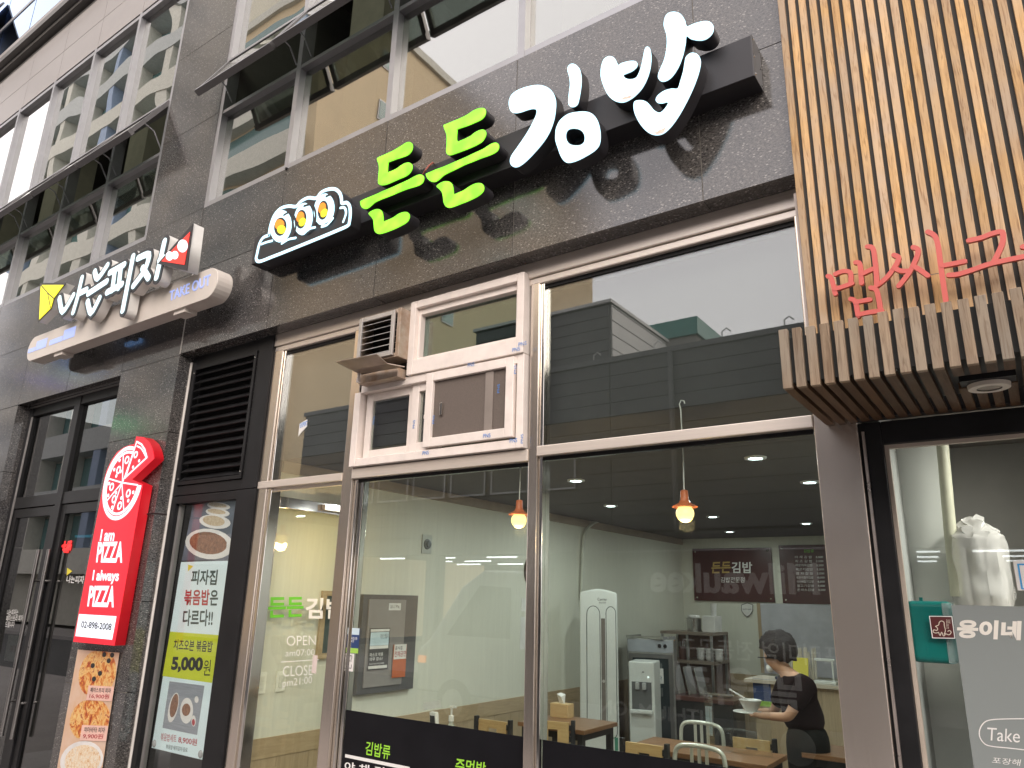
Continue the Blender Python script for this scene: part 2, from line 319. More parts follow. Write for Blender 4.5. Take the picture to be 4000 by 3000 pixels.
def text3(s, p0, p1, up, mt, parent, bold=0.0, thick=0.0, name='lettering', space=1.0, shear=0.0):
    """lettering whose box runs p0 (bottom left) to p1 (bottom right) and up"""
    me = text_mesh(s, bold, .5 if thick else 0.0, space).copy()
    p0, p1, up = Vector(p0), Vector(p1), Vector(up); u = p1-p0; n = u.cross(up).normalized(); up = up+u*shear
    M4 = Matrix(((u.x,up.x,n.x*thick,p0.x),(u.y,up.y,n.y*thick,p0.y),(u.z,up.z,n.z*thick,p0.z),(0,0,0,1)))
    me.transform(M4); return obj(name, me, mt, parent)
def textp(s, bl, br, tl, Y, mt, parent, **k):
    a, b, c = P(*bl, Y), P(*br, Y), P(*tl, Y); return text3(s, a, b, c-a, mt, parent, **k)
def textx(s, bl, br, tl, X, mt, parent, **k):
    a, b, c = PX(*bl, X), PX(*br, X), PX(*tl, X); return text3(s, a, b, c-a, mt, parent, **k)
# ---------------------------------------------------------------- palette
granite('granite', (.026,.0255,.026), (.150,.143,.137), (1.05,1.0,.94), rough=.085)
M_GR = MATS['granite']
M_CAULK = mat('caulk', (.42,.40,.37), .7)
M_DARK = mat('black_paint', (.013,.013,.014), .45, var=.3, rvar=.1, spec=.25)
M_CORE = mat('concrete_core', (.07,.068,.065), .85)
M_ALU = mat('window_aluminium', (.34,.34,.355), .38, metal=.55, var=.08)
M_SASH = mat('sash_aluminium_dark', (.13,.125,.125), .4, metal=.5)
M_STEEL = mat('brushed_steel', (.74,.66,.58), .22, metal=.95, var=.03, vs=3, stretch=(25,25,.4), rvar=.03)
M_PILLAR = mat('pillar_steel', (.82,.73,.65), .22, metal=.88, var=.03, vs=3, stretch=(25,25,.4), rvar=.03)
M_STEELH = mat('brushed_steel_rails', (.82,.735,.655), .38, metal=.6, var=.06, vs=3, stretch=(.6,60,60), rvar=.08)
M_CHROME = mat('polished_steel', (.72,.69,.64), .10, metal=1.0, var=.05, rvar=.04)
M_PVC = mat('white_pvc', (.78,.70,.645), .45, var=.09, vs=9, rvar=.1)
M_GLASS = glass('shop_glass', (.92,.96,.93), boost=2.6, floor=.0, dirt=.008)
M_GLASSP = glass('poster_glass', (.96,.98,.97), boost=.8, floor=.0, dirt=.004)
M_GLASSL = glass('lower_shop_glass', (.93,.97,.94), boost=1.7, floor=.0, dirt=.008)
M_GLASSU = glass('upper_glass', (.42,.46,.43), boost=1.7, floor=.20, wave=.07, wscale=1.0, dirt=.02, rcol=(.98,.98,.94))
M_GLASSD = glass('dark_glass', (.45,.47,.46), boost=1.2, dirt=.008)
M_PANEL = mat('pale_panel', (.27,.25,.24), .38, var=.08)
M_ROOM = mat('dim_room', (.16,.15,.135), .9)
# ---------------------------------------------------------------- ground, road, pavement
struct('ground', B().box(-140, 140, -140, 60, GZ-1.0, GZ-.16), mat('earth', (.10,.095,.09), .9))
struct('road', B().box(-120, 120, -10.6, -4.4, GZ-.155, GZ-.13), mat('asphalt', (.05,.05,.052), .85, bump=.3, bs=200))
struct('pavement', B().box(-120, 120, -4.4, .30, GZ-.158, GZ), mat('paving', (.27,.25,.24), .8, vs=2.5, bump=.2))
struct('far_pavement', B().box(-120, 120, -13.2, -10.6, GZ-.158, GZ), mat('paving', (.27,.25,.24), .8))
# ---------------------------------------------------------------- the building
bld = thing('commercial_building', 'dark polished granite building with grey framed upper windows over the shops', 'building', (-5, .3, GZ))
def slab(x0, x1, z0, z1, y0=0.0, y1=.135, g=.003):
    t = random.uniform(0, .0015)
    o = obj('granite_slab', B().box(x0+g, x1-g, y0+t, y1, z0+g, z1-g), M_GR, bld)
    return o
def core(x0, x1, z0, z1, y0=.128, y1=.34): obj('wall_core', B().box(x0, x1, y0, y1, z0, z1), M_CORE, bld)
XJ = [-5.95, -4.75, -3.56, -2.367, -1.157, -.02, 1.2, 2.4]
for i in range(len(XJ)-1):
    slab(XJ[i], XJ[i+1], 3.60, 4.38); slab(XJ[i], XJ[i+1], 4.38, 5.05)
core(-5.96, 2.4, 3.66, 5.04)
M_GROUT = mat('joint_grout', (.30,.28,.25), .8)
for a, b, c, d in ((-5.94, 2.4, 3.604, 5.046), (-6.945, -5.96, GZ, 10.6), (-15, -6.955, 3.56, 4.996)): obj('joint_grout', B().box(a, b, .006, .012, c, d), M_GROUT, bld)
CJ = [GZ, .12, .82, 1.50, 2.20, 2.90, 3.59, 4.38, 5.05, 6.1, 7.15, 8.35, 9.4, 10.6]
for a, b in zip(CJ, CJ[1:]): slab(-6.95, -5.955, a, b)
core(-6.94, -5.99, GZ, 10.6)
obj('caulk_joint', B().box(-5.962, -5.948, -.003, .02, 3.60, 4.75), M_CAULK, bld)
obj('caulk_joint', B().tube([(-5.950,.118,GZ),(-5.948,.118,3.55)], .012, 6), mat('caulk_white', (.62,.59,.55), .6), bld)
LJ = [-15.0, -13.8, -12.6, -11.5, -10.35, -9.17, -8.05, -6.95]
for a, b in zip(LJ, LJ[1:]):
    slab(a, b, 3.555, 4.28); slab(a, b, 4.28, 5.0)
core(-15, -6.95, 3.62, 4.99)
for a, b in zip(LJ[:-2], LJ[1:-2]):
    for c, d in zip([GZ, .9, 2.0, 2.8], [.9, 2.0, 2.8, 3.555]): slab(a, b, c, d)
core(-15, -9.18, GZ, 3.6)
# spandrel panels, groove and the glass band above
for i in range(7):
    a = -14.8+i*1.115; b = a+1.115
    for c, d in ((8.45, 8.93), (8.93, 9.42)): obj('spandrel_panel', B().box(a+.004, min(b-.004, -6.96), .02, .13, c+.004, d-.004), M_PANEL, bld)
obj('cornice', B().box(-15, -6.96, .06, .30, 9.42, 9.56).box(-15, -6.96, -.02, .30, 9.60, 9.66).box(-15, -6.96, -.10, .30, 9.68, 9.78), mat('cornice_metal', (.10,.095,.09), .45), bld)
obj('ledge', B().box(-15, -6.96, -.07, .3, 9.785, 9.93), M_PANEL, bld)
M_BLUE = glass('sky_band_glass', (.35,.40,.5), boost=1.5, floor=.18, wave=.03, dirt=0, rcol=(.66,.80,1.0))
tw = obj('window', B().box(-15, -6.96, .06, .09, 10.92, 10.98).box(-15, -6.96, .06, .09, 12.2, 12.3), M_ALU, bld)
for i in range(6):
    a = -14.8+i*1.3; obj('pane', B().box(a+.012, a+1.288, .07, .08, 9.93, 10.92), M_BLUE, tw); obj('pane', B().box(a+.012, a+1.288, .07, .08, 10.98, 12.2), M_BLUE, tw)
s = obj('sash', B().hexa([(-14.9,-.45,10.65),(-13.72,-.45,10.65),(-13.72,-.42,10.68),(-14.9,-.42,10.68)], [(-14.9,.02,11.6),(-13.72,.02,11.6),(-13.72,.05,11.6),(-14.9,.05,11.6)]), M_SASH, bld)
core(-15, -6.95, 8.45, 12.3, .14, .34)
# upper windows --------------------------------------------------
def window_row(xs, z0, z1, z2, z3, tilt, nsash):
    """xs mullion centres; panes z0-z1, top hung sashes z1-z2 standing open, panes z2-z3"""
    f = B(); wv = .028
    for i, x in enumerate(xs): f.box(x-wv, x+wv, .005+.0007*i, .125, z0-.055, z3+.05)
    for z, h in ((z0, .055), (z1, .035), (z2, .035), (z3, .05)):
        for a, b in zip(xs, xs[1:]): f.box(a+wv, b-wv, .012, .12, z-h if z in (z0,) else z-h*.5, z if z == z0 else z+h*.5)
    win = obj('window', f, M_ALU, bld)
    for i, (a, b) in enumerate(zip(xs, xs[1:])):
        obj('pane', B().box(a+wv, b-wv, .070, .078, z0, z1-.017), M_GLASSU, win)
        obj('pane', B().box(a+wv, b-wv, .070, .078, z2+.017, z3-.025), M_GLASSU, win)
        if i >= nsash: obj('pane', B().box(a+wv, b-wv, .070, .078, z1+.017, z2-.017), M_GLASSU, win); continue
        t = rad(tilt+random.uniform(-.6, .6)); Lh = z2-z1-.03
        def pt(u, v, w): return (u, .01-v*math.sin(t)-w*math.cos(t), z2-.02-v*math.cos(t)+w*math.sin(t))
        def bar(bb, u0, u1, v0, v1, w0, w1): bb.hexa([pt(u0,v0,w0),pt(u1,v0,w0),pt(u1,v0,w1),pt(u0,v0,w1)], [pt(u0,v1,w0),pt(u1,v1,w0),pt(u1,v1,w1),pt(u0,v1,w1)])
        sb = B(); bar(sb, a+.02, a+.065, 0, Lh, -.03, .012); bar(sb, b-.065, b-.02, 0, Lh, -.03, .012); bar(sb, a+.066, b-.066, 0, .05, -.03, .011); bar(sb, a+.021, b-.021, Lh, Lh+.05, -.045, .016)
        sh = obj('sash', sb, M_SASH, win)
        gb = B(); bar(gb, a+.066, b-.066, .05, Lh, -.004, .003); obj('pane', gb, M_GLASSU, win)
        for u in (a+.10, b-.10):
            q = pt(u, Lh*.62, -.03); obj('stay_arm', B().tube([(u, .05, z1+.10), ((u+q[0])/2, (q[1]+.05)/2, q[2]-.03), q], .008, 6), M_ALU, win)
window_row([-5.93, -4.765, -3.575, -2.345, -1.157, .03, 1.2, 2.4], 5.105, 6.09, 6.71, 8.35, 28, 7)
window_row([-14.9, -13.75, -12.6, -11.49, -10.37, -9.23, -8.11, -6.98], 5.055, 6.03, 6.70, 8.38, 30, 7)
for x0, x1 in ((-5.93, 2.4), (-14.9, -6.98)):
    obj('interior_wall', B().box(x0, x1, 3.0, 3.1, 5.0, 8.5).box(x0, x1, .34, 3.0, 4.9, 5.0).box(x0, x1, .34, 3.0, 8.4, 8.5).box(x0-.05, x0, .13, 3.0, 5.0, 8.4).box(x1, x1+.05, .13, 3.0, 5.0, 8.4), M_ROOM, bld)
    for k in range(3):
        xx = x0+1.2+k*2.4; obj('interior_column', B().box(xx, xx+.45, .5, .95, 5.0, 8.4), mat('cream_plaster', (.55,.50,.40), .8), bld)
core(-6.0, 2.4, 8.42, 10.6, .14, .34)
for a, b in zip(XJ, XJ[1:]): slab(a, b, 8.42, 9.5); slab(a, b, 9.5, 10.6)
# little things on the facade
obj('drill_hole_plug', B().lathe((P(1120, 660).x, .0, P(1120, 660).z), [(.014,0),(.012,.012)], 10, 'Y'), M_DARK, bld)

# ---------------------------------------------------------------- restaurant shopfront
sf = thing('restaurant_shopfront', 'steel framed glazed shopfront below the green and white lit sign', 'shopfront', (-2.7, .19, GZ))
HZ = 3.46
def post(x0, x1, z0, z1, y0=.14, y1=.24, mt=None, n='post'): return obj(n, B().box(x0, x1, y0, y1, z0, z1), mt or M_STEEL, sf, bev=.004)
post(-4.80, -4.70, GZ, HZ); post(-4.70, -4.655, GZ, 2.352, .155, .24, M_CHROME, 'door_jamb'); post(-4.695, -4.672, 2.41, HZ, .16, .24, M_CHROME, 'glazing_bead')
post(-3.868, -3.772, GZ, HZ); post(-3.770, -3.738, GZ, 2.355, .165, .24, M_CHROME, 'glazing_bead'); post(-3.734, -3.700, GZ, 2.355, .185, .24, M_CHROME, 'glazing_bead')
post(-2.318, -2.258, GZ, HZ); post(-2.257, -2.232, GZ, HZ, .16, .24, M_CHROME, 'glazing_bead')
post(-.752, -.570, GZ, 2.72, .14, .26, M_PILLAR, 'pillar'); post(-.752, -.70, 2.72, HZ, .14, .24)
h = B(); h.box(-4.83, -.55, .135, .26, 3.50, 3.605); h.box(-4.83, -.60, .15, .26, 3.455, 3.498); obj('header_rail', h, M_STEELH, sf, bev=.006)
obj('header_rail', B().box(-4.69, -.75, .18, .26, 3.43, 3.456), M_DARK, sf)
obj('lintel_soffit', B().box(-5.95, 2.4, .02, .134, 3.608, 3.655), mat('soffit_black', (.02,.02,.02), .6), sf)
for a, b, z0, z1 in ((-4.80, -3.869, 2.352, 2.405), (-3.771, -2.319, 2.357, 2.425), (-2.257, -.753, 2.380, 2.437)):
    obj('transom', B().box(a, b, .132, .245, z0, z1), M_STEELH, sf, bev=.004)
    obj('glazing_bead', B().box(a+.03, b-.01, .175, .21, z0-.022, z0-.001), M_DARK if a > -4 else M_STEELH, sf)
obj('sill', B().box(-3.70, -.752, .14, .25, GZ, GZ+.09), M_STEELH, sf)
pn = []
for x0, x1, z0, z1 in ((-4.672, -3.868, 2.406, 3.43), (-2.232, -.752, 2.438, 3.43), (-3.70, -2.318, GZ+.09, 2.334), (-2.232, -.752, GZ+.09, 2.357)):
    pn.append(obj('pane', B().box(x0, x1, .19, .198, z0, z1), M_GLASS if z0 > 1 else M_GLASSL, sf))
M_FILM = mat('black_vinyl', (.008,.008,.010), .35, var=.2, spec=.2)
FZ = P(1310, 2766, .186).z
fl = obj('vinyl_film', B().box(-3.695, -2.322, .1865, .1885, GZ+.1, FZ), M_FILM, pn[2]); fr_ = obj('vinyl_film', B().box(-2.228, -.755, .1865, .1885, GZ+.1, FZ), M_FILM, pn[3])
M_LIME = mat('lime_vinyl', (.33,.70,.05), .5, var=.03); M_WHITE = mat('white_vinyl', (.80,.79,.77), .5, var=.03)
def zt(x, y): return (1200+.4069*x, 2400+.4069*y)
textp('김밥류', zt(553,1345), zt(790,1395), zt(568,1215), .1855, M_LIME, pn[2], bold=.012)
textp('주먹밥', zt(1415,1510), zt(1705,1560), zt(1430,1375), .1855, M_LIME, pn[2], bold=.012)
textp('야 채 김 밥', zt(355,1500), zt(900,1590), zt(362,1410), .1855, M_WHITE, pn[2], bold=.02)
a, b = P(*zt(365,1356), .186), P(*zt(985,1470), .186)
obj('printed_rule', B().box(a.x, b.x, .1850, .1862, a.z-.009, a.z+.009), M_WHITE, pn[2])
# stickers on the middle pane
def card(parent, bl, br, tl, Y, mt, t=.001, name='sticker'):
    a, b, c = P(*bl, Y), P(*br, Y), P(*tl, Y); return obj(name, B().box(min(a.x, c.x), b.x, Y, Y+t, min(a.z, b.z), c.z), mt, parent)
M_NAVY = mat('navy_print', (.03,.06,.17), .5); M_PALE = mat('pale_blue_print', (.55,.68,.74), .5); M_GREENP = mat('green_print', (.35,.60,.10), .5); M_PAPER = mat('white_paper', (.75,.73,.70), .6)
M_INK = mat('black_ink', (.02,.02,.022), .6)
card(pn[2], zt(372,320), zt(490,345), zt(386,128), .1885, M_NAVY); card(pn[2], zt(371,365), zt(486,370), zt(374,318), .1882, M_GREENP); card(pn[2], zt(384,190), zt(498,190), zt(388,127), .1880, M_PALE)
textp('경영사랑상품\n카드사용', zt(392,268), zt(478,272), zt(394,214), .1877, M_WHITE, pn[2])
card(pn[2], zt(330,538), zt(438,545), zt(346,370), .1885, M_PAPER)
textp('카카오페이\n됩니다', zt(360,480), zt(424,482), zt(362,432), .1878, M_INK, pn[2])
for c in ((357,398,1,1),(430,398,-1,1),(350,515,1,-1),(422,517,-1,-1)):
    q = P(*zt(c[0], c[1]), .188); obj('printed_corner', B().box(min(q.x, q.x+.022*c[2]), max(q.x, q.x+.022*c[2]), .1874, .1879, q.z-.002, q.z+.002).box(q.x-.002, q.x+.002, .1874, .1879, min(q.z, q.z-.022*c[3]), max(q.z, q.z-.022*c[3])), M_INK, pn[2])
q = P(1225, 2595, .13); obj('sticker', B().box(q.x-.022, q.x+.022, .1375, .1390, q.z-.055, q.z+.055), mat('steel_label', (.62,.52,.48), .4), sf)
# torn sticker on the pane over the door
q = P(1185, 1668, .19)
obj('sticker', B().prism([(q.x-.045, q.z-.07), (q.x-.02, q.z-.045), (q.x+.045, q.z), (q.x+.04, q.z+.055), (q.x-.045, q.z+.03)], .1870, .1885), M_PAPER, pn[0])
textp('EXPERT', (1172,1672), (1202,1660), (1171,1655), .1862, mat('blue_ink', (.05,.22,.60), .5), pn[0], bold=.02)
# yellow lamps' reflections come from the pendants; white pvc window ------------------
pv = obj('pvc_window', B().frame(-3.275, -2.335, 3.005, 3.53, .052, .085, .22, wb=.10), M_PVC, sf, bev=.004)
def pz(x, y, Y): return P(1280+.5122*x, 1050+.5122*y, Y)
obj('frame', B().frame(-3.222, -2.388, 3.104, 3.478, .022, .115, .20, wt=.045), M_PVC, pv, bev=.003)
M_GLASSG = glass('green_float_glass', (.55,.68,.62), boost=2.2, floor=.05, dirt=.015, rcol=(.9,1,.96))
obj('pane', B().box(-3.20, -2.41, .160, .168, 3.126, 3.434), M_GLASSG, pv)
f = B(); f.box(-3.772, -3.715, .10, .22, 2.432, 2.955).box(-2.385, -2.335, .101, .22, 2.432, 3.004).box(-3.714, -2.386, .102, .22, 2.432, 2.486).box(-3.714, -2.386, .103, .22, 2.948, 3.003)
obj('frame', f, M_PVC, pv, bev=.004)
obj('sash', B().frame(-3.69, -3.25, 2.488, 2.946, .055, .145, .175, wr=.04), M_PVC, pv, bev=.003); obj('pane', B().box(-3.634, -3.291, .158, .164, 2.544, 2.890), M_GLASS, pv)
obj('sash', B().frame(-3.249, -3.00, 2.488, 2.955, .062, .128, .172), M_PVC, pv, bev=.003); obj('pane', B().box(-3.186, -3.063, .150, .156, 2.551, 2.892), M_GLASS, pv)
obj('sash', B().frame(-3.095, -2.40, 2.500, 2.992, .058, .088, .126), M_PVC, pv, bev=.004)
M_SCREEN = mat('insect_mesh', (.13,.105,.09), .8, var=.2, vs=220)
obj('insect_screen', B().box(-3.036, -2.459, .112, .114, 2.559, 2.933), M_SCREEN, pv)
for x0, x1, y0 in ((-2.99,-2.945,.118), (-2.62,-2.56,.104)): obj('stile', B().box(x0, x1, y0, y0+.005, 2.559, 2.933), mat('stile_brown', (.24,.205,.18), .6), pv)
obj('handle', B().box(-2.975, -2.955, .095, .110, 2.70, 2.78), M_CHROME, pv, bev=.003)
obj('handle', B().box(-3.125, -3.105, .118, .128, 2.70, 2.725), M_PVC, pv)
M_BLUEI = mat('blue_ink', (.05,.22,.60), .5)
for x, y, ww, Y in ((1455,592,55,.083),(1408,634,52,.083),(1068,750,48,.086),(1185,1290,52,.086),(1388,1328,50,.100),(722,1420,50,.100)):
    a = pz(x, y, Y-.0015); text3('PNS', a, a+Vector((ww*.00105, 0, 0)), Vector((0, 0, .024)), M_BLUEI, pv)
for x, y, Y in ((1438,800,.0865),(1490,1330,.0995),(812,1180,.0865),(662,1215,.1265),(1310,945,.1025),(356,1185,.1435)):
    a = pz(x, y, Y-.0012); text3('PNS', a, a+Vector((0, 0, .055)), Vector((-.017, 0, 0)), M_BLUEI, pv)
# ---------------------------------------------------------------- open door leaf of the restaurant
dr = obj('door', B().box(-4.755, -4.715, .245, .292, GZ+.02, 2.31).box(-4.755, -4.715, 1.08, 1.13, GZ+.02, 2.31).box(-4.7535, -4.7165, .292, 1.08, 2.225, 2.31).box(-4.7535, -4.7165, .292, 1.08, GZ+.02, GZ+.12), M_CHROME, sf, bev=.004)
obj('pane', B().box(-4.739, -4.731, .292, 1.08, GZ+.12, 2.225), glass('door_glass', (.95,.97,.94), boost=.8, dirt=.006), dr)
def dl(x, y): return (550+.3617*x, 1850+.3617*y)
def do(x, y): return (500+.3617*x, 2400+.3617*y)
XD = -4.728
M_GRV = mat('green_vinyl', (.13,.50,.02), .5, var=.03)
textx('든든', dl(1372,1560), dl(1755,1545), dl(1380,1335), XD, M_GRV, dr, bold=.03)
textx('김밥', dl(1775,1565), dl(2190,1570), dl(1785,1335), XD, M_WHITE, dr, bold=.03)
textx('OPEN', do(1714,340), do(2028,330), do(1714,232), XD, M_WHITE, dr, bold=-.006)
textx('am07:00', do(1700,455), do(2015,440), do(1703,385), XD, M_WHITE, dr, bold=-.006)
textx('CLOSE', do(1672,672), do(1992,655), do(1675,560), XD, M_WHITE, dr, bold=-.006)
textx('pm21:00', do(1668,810), do(1985,765), do(1672,705), XD, M_WHITE, dr, bold=-.006)
a, b = PX(*do(1650,515), XD), PX(*do(2060,490), XD)
obj('printed_rule', B().box(XD-.0005, XD+.0005, a.y, b.y, a.z-.003, a.z+.003), M_WHITE, dr)
obj('door_closer', B().box(-4.714, -4.67, .70, .92, 2.245, 2.295), M_STEEL, dr, bev=.005)
# kitchen extract hood over the pvc window
vh = thing('extractor_vent', 'rusty steel extractor vent box with louvres beside the white window', 'vent', (-3.47, .07, 3.1))
M_VENT = mat('stained_steel', (.50,.43,.37), .5, metal=.6, col2=(.33,.22,.14), vs=11)
M_GALV = mat('galvanised', (.55,.53,.51), .42, metal=.7, var=.15)
v = B(); v.box(-3.665, -3.632, -.005, .13, 3.115, 3.463).box(-3.305, -3.272, -.005, .13, 3.115, 3.463).box(-3.631, -3.306, -.004, .13, 3.43, 3.462).box(-3.631, -3.306, -.004, .13, 3.116, 3.148)
obj('housing', v, M_VENT, vh, bev=.003); obj('back_plate', B().box(-3.63, -3.307, .10, .128, 3.15, 3.428), M_DARK, vh)
obj('frame', B().frame(-3.655, -3.315, 3.13, 3.45, .03, -.022, -.006), M_GALV, vh, bev=.002)
for i in range(6):
    z = 3.165+i*.045
    obj('louvre_blade', B().hexa([(-3.624,-.012,z),(-3.346,-.012,z),(-3.346,-.010,z+.004),(-3.624,-.010,z+.004)], [(-3.624,.05,z+.034),(-3.346,.05,z+.034),(-3.346,.052,z+.038),(-3.624,.052,z+.038)]), M_GALV, vh)
q1, q2 = pz(62,712,-.22), pz(375,655,-.22)
tr = B(); pl = [q1, q2, Vector((-3.21,.0,3.03)), Vector((-3.64,.0,3.05))]; mid = [Vector((-3.60,-.10,3.045)), Vector((-3.27,-.10,3.035))]
tr.hexa([q1, q2, mid[1], mid[0]], [p+Vector((0,0,.006)) for p in (q1, q2, mid[1], mid[0])]); tr.hexa([mid[0], mid[1], pl[2], pl[3]], [p+Vector((0,0,.006)) for p in (mid[0], mid[1], pl[2], pl[3])])
obj('drip_tray', tr, mat('greasy_steel', (.30,.24,.20), .42, metal=.8, var=.3), vh)
obj('drip_tray', B().box(-3.66, -3.29, .02, .10, 2.985, 3.05), M_VENT, vh, bev=.003)
q = pz(235,845,-.02); obj('drain_pipe', B().lathe((q.x, -.02, q.z-.02), [(.014,0),(.014,.03),(.010,.032),(.010,.09)], 10), M_PVC, vh, smooth=True)
# ---------------------------------------------------------------- black louvre panel and the pizza shop's side window
lv = thing('louvre_panel', 'black metal ventilation louvre panel left of the restaurant door', 'louvre', (-5.4, .17, 2.36))
f = B(); f.box(-5.945, -5.895, .125, .20, 2.36, 3.60).box(-4.985, -4.803, .120, .22, 2.36, 3.60).box(-5.894, -4.986, .126, .20, 3.50, 3.60).box(-5.894, -4.986, .126, .20, 2.36, 2.44)
obj('frame', f, M_DARK, lv, bev=.003); obj('back_plate', B().box(-5.894, -4.986, .19, .20, 2.44, 3.50), mat('void_black', (.006,.006,.006), .8), lv)
obj('frame', B().frame(-5.89, -4.995, 2.445, 3.495, .03, .112, .1245), M_DARK, lv)
for i in range(14):
    z = 2.482+i*.0715
    obj('slat', B().hexa([(-5.858,.116,z),(-5.027,.116,z),(-5.027,.122,z-.006),(-5.858,.122,z-.006)], [(-5.858,.172,z+.048),(-5.027,.172,z+.048),(-5.027,.178,z+.042),(-5.858,.178,z+.042)]), M_DARK, lv)
for x, z in ((-5.876,3.44),(-5.012,3.44),(-5.876,2.5),(-5.012,2.5)): obj('screw', B().lathe((x,.112,z), [(.007,0),(.005,.005)], 8, 'Y'), M_CHROME, lv)
sw = thing('side_window', 'narrow black framed shop window holding the fried rice posters', 'window', (-5.4, .17, GZ))
f = B(); f.box(-5.945, -5.88, .125, .23, GZ, 2.355).box(-5.035, -4.805, .121, .23, GZ, 2.355).box(-5.879, -5.036, .127, .23, 2.29, 2.354).box(-5.879, -5.036, .127, .23, GZ, GZ+.1)
obj('frame', f, M_DARK, sw, bev=.003)
obj('glazing_bead', B().box(-5.878, -5.856, .16, .2, GZ+.1, 2.289), mat('grey_bead', (.28,.27,.26), .4, metal=.4), sw)
obj('pane', B().box(-5.856, -5.036, .175, .181, GZ+.1, 2.289), M_GLASSP, sw)
obj('back_panel', B().box(-5.90, -4.82, .42, .46, GZ, 2.45), mat('dim_board', (.055,.052,.048), .8), sw)
# ---------------------------------------------------------------- posters behind the side window
M_SKYP = mat('poster_blue', (.70,.83,.87), .5, var=.06, vs=3); M_OLIVE = mat('poster_lime', (.56,.62,.03), .5, var=.04)
M_TEAL = mat('teal_ink', (.012,.055,.06), .6); M_REDI = mat('red_ink', (.42,.03,.04), .6); M_YEL = mat('yellow_print', (.72,.62,.06), .5, var=.03)
def pq(pts, Y): return [((p := P(a, b, Y)).x, p.z) for a, b in pts]
YP = .186
def dl2(x, y): return (550+.3617*x, 1850+.3617*y)
ps = thing('fried_rice_poster', 'pale blue and lime menu poster with Korean lettering in the side window', 'poster', P(650, 2900, YP))
bl_, br_ = zm(500,2400,.3617,[(255,1440)])[0], zm(500,2400,.3617,[(800,1570)])[0]; tl_, tr_ = dl2(435,955), dl2(970,940)
obj('sheet', B().prism(pq([bl_, br_, tr_, tl_], YP), YP, YP+.001), M_SKYP, ps)
ya, yb, yc, yd = do(372,665), do(907,740), do(990,225), do(455,185)
obj('printed_band', B().prism(pq([ya, yb, yc, yd], YP-.0006), YP-.0008, YP-.0002), M_OLIVE, ps)
Yt = YP-.0014
textp('피자집', dl2(535,1200), dl2(815,1205), dl2(555,1038), Yt, M_TEAL, ps, bold=.025)
textp('볶음밥', dl2(462,1420), dl2(735,1425), dl2(475,1252), Yt, M_REDI, ps, bold=.025)
textp('은', dl2(742,1425), dl2(830,1425), dl2(752,1258), Yt, M_TEAL, ps, bold=.025)
textp('다르다!!', dl2(448,1645), dl2(772,1650), dl2(462,1468), Yt, M_TEAL, ps, bold=.025)
textp('치즈오븐 볶음밥', do(487,385), do(908,410), do(500,268), Yt, M_INK, ps, bold=.02)
textp('5,000', do(460,625), do(800,640), do(478,455), Yt, M_INK, ps, bold=.05)
textp('원', do(808,660), do(885,662), do(822,490), Yt, M_INK, ps, bold=.004)
textp('볶음밥세트', do(350,1360), do(518,1385), do(358,1278), Yt, M_REDI, ps); textp('8,900원', do(540,1390), do(740,1425), do(548,1312), Yt, M_REDI, ps, bold=.015)
textp('볶음밥·웨지감자·음료', do(408,1450), do(640,1490), do(413,1402), Yt, M_TEAL, ps)
obj('printed_triangle', B().prism(pq([dl2(508,1055), dl2(566,1000), dl2(512,982)], Yt), Yt, Yt+.0004), M_YEL, ps)
obj('printed_photo', B().prism(pq([do(372,1225), do(745,1302), do(825,770), do(448,722)], Yt), Yt, Yt+.0005), mat('photo_grey', (.22,.24,.28), .5, col2=(.32,.34,.38), vs=40, stretch=(.2,1,3)), ps)
FOODA = food('food_brown', [(.08,.03,.015),(.22,.09,.04),(.35,.18,.09)]); FOODB = food('food_pizza', [(.10,.012,.006),(.40,.05,.012),(.66,.24,.04),(.78,.56,.22),(.45,.07,.02),(.12,.02,.01)], 15); M_DISH = mat('dish_white', (.72,.70,.68), .3)
def ell(cx, cy, rx, ry, rot=0, n=20): return [(cx+rx*math.cos(t)*math.cos(rot)-ry*math.sin(t)*math.sin(rot), cy+rx*math.cos(t)*math.sin(rot)+ry*math.sin(t)*math.cos(rot)) for t in (2*math.pi*i/n for i in range(n))]
def disc(parent, name, conv, c, Y, mt, th=.0004): obj(name, B().prism(pq([conv(*q) for q in ell(*c)], Y), Y, Y+th), mt, parent)
disc(ps, 'printed_dish', do, (490,1005,50,165,.22), Yt-.0006, M_DISH); disc(ps, 'printed_food', do, (497,985,40,130,.2), Yt-.0012, FOODA)
disc(ps, 'printed_dish', do, (632,1040,70,140,.05), Yt-.0006, M_DISH); disc(ps, 'printed_food', do, (628,1030,46,68,.1), Yt-.0012, FOODA)
disc(ps, 'printed_dish', do, (740,920,22,36), Yt-.0006, M_DISH); disc(ps, 'printed_dish', do, (708,1150,24,60), Yt-.0006, M_DISH); disc(ps, 'printed_food', do, (706,1165,16,36), Yt-.0012, M_REDI)
for q in (do(283,1395), do(782,1510)):
    c = P(*q, Yt); obj('suction_cup', B().lathe((c.x, YP-.001, c.z), [(.028,0),(.022,.006),(.008,.009)], 14, 'Y'), mat('clear_rubber', (.35,.36,.36), .2), ps)
pf = thing('food_photo_poster', 'dark photo poster of rice bowls above the pale blue menu poster', 'poster', P(720, 2200, YP))
obj('sheet', B().prism(pq([dl2(440,940), dl2(970,938), dl2(1045,480), dl2(1075,240), dl2(560,345)], YP+.003), YP+.003, YP+.004), mat('photo_dark', (.035,.035,.04), .35, col2=(.16,.18,.24), vs=2.5), pf)
Yf = YP+.0022
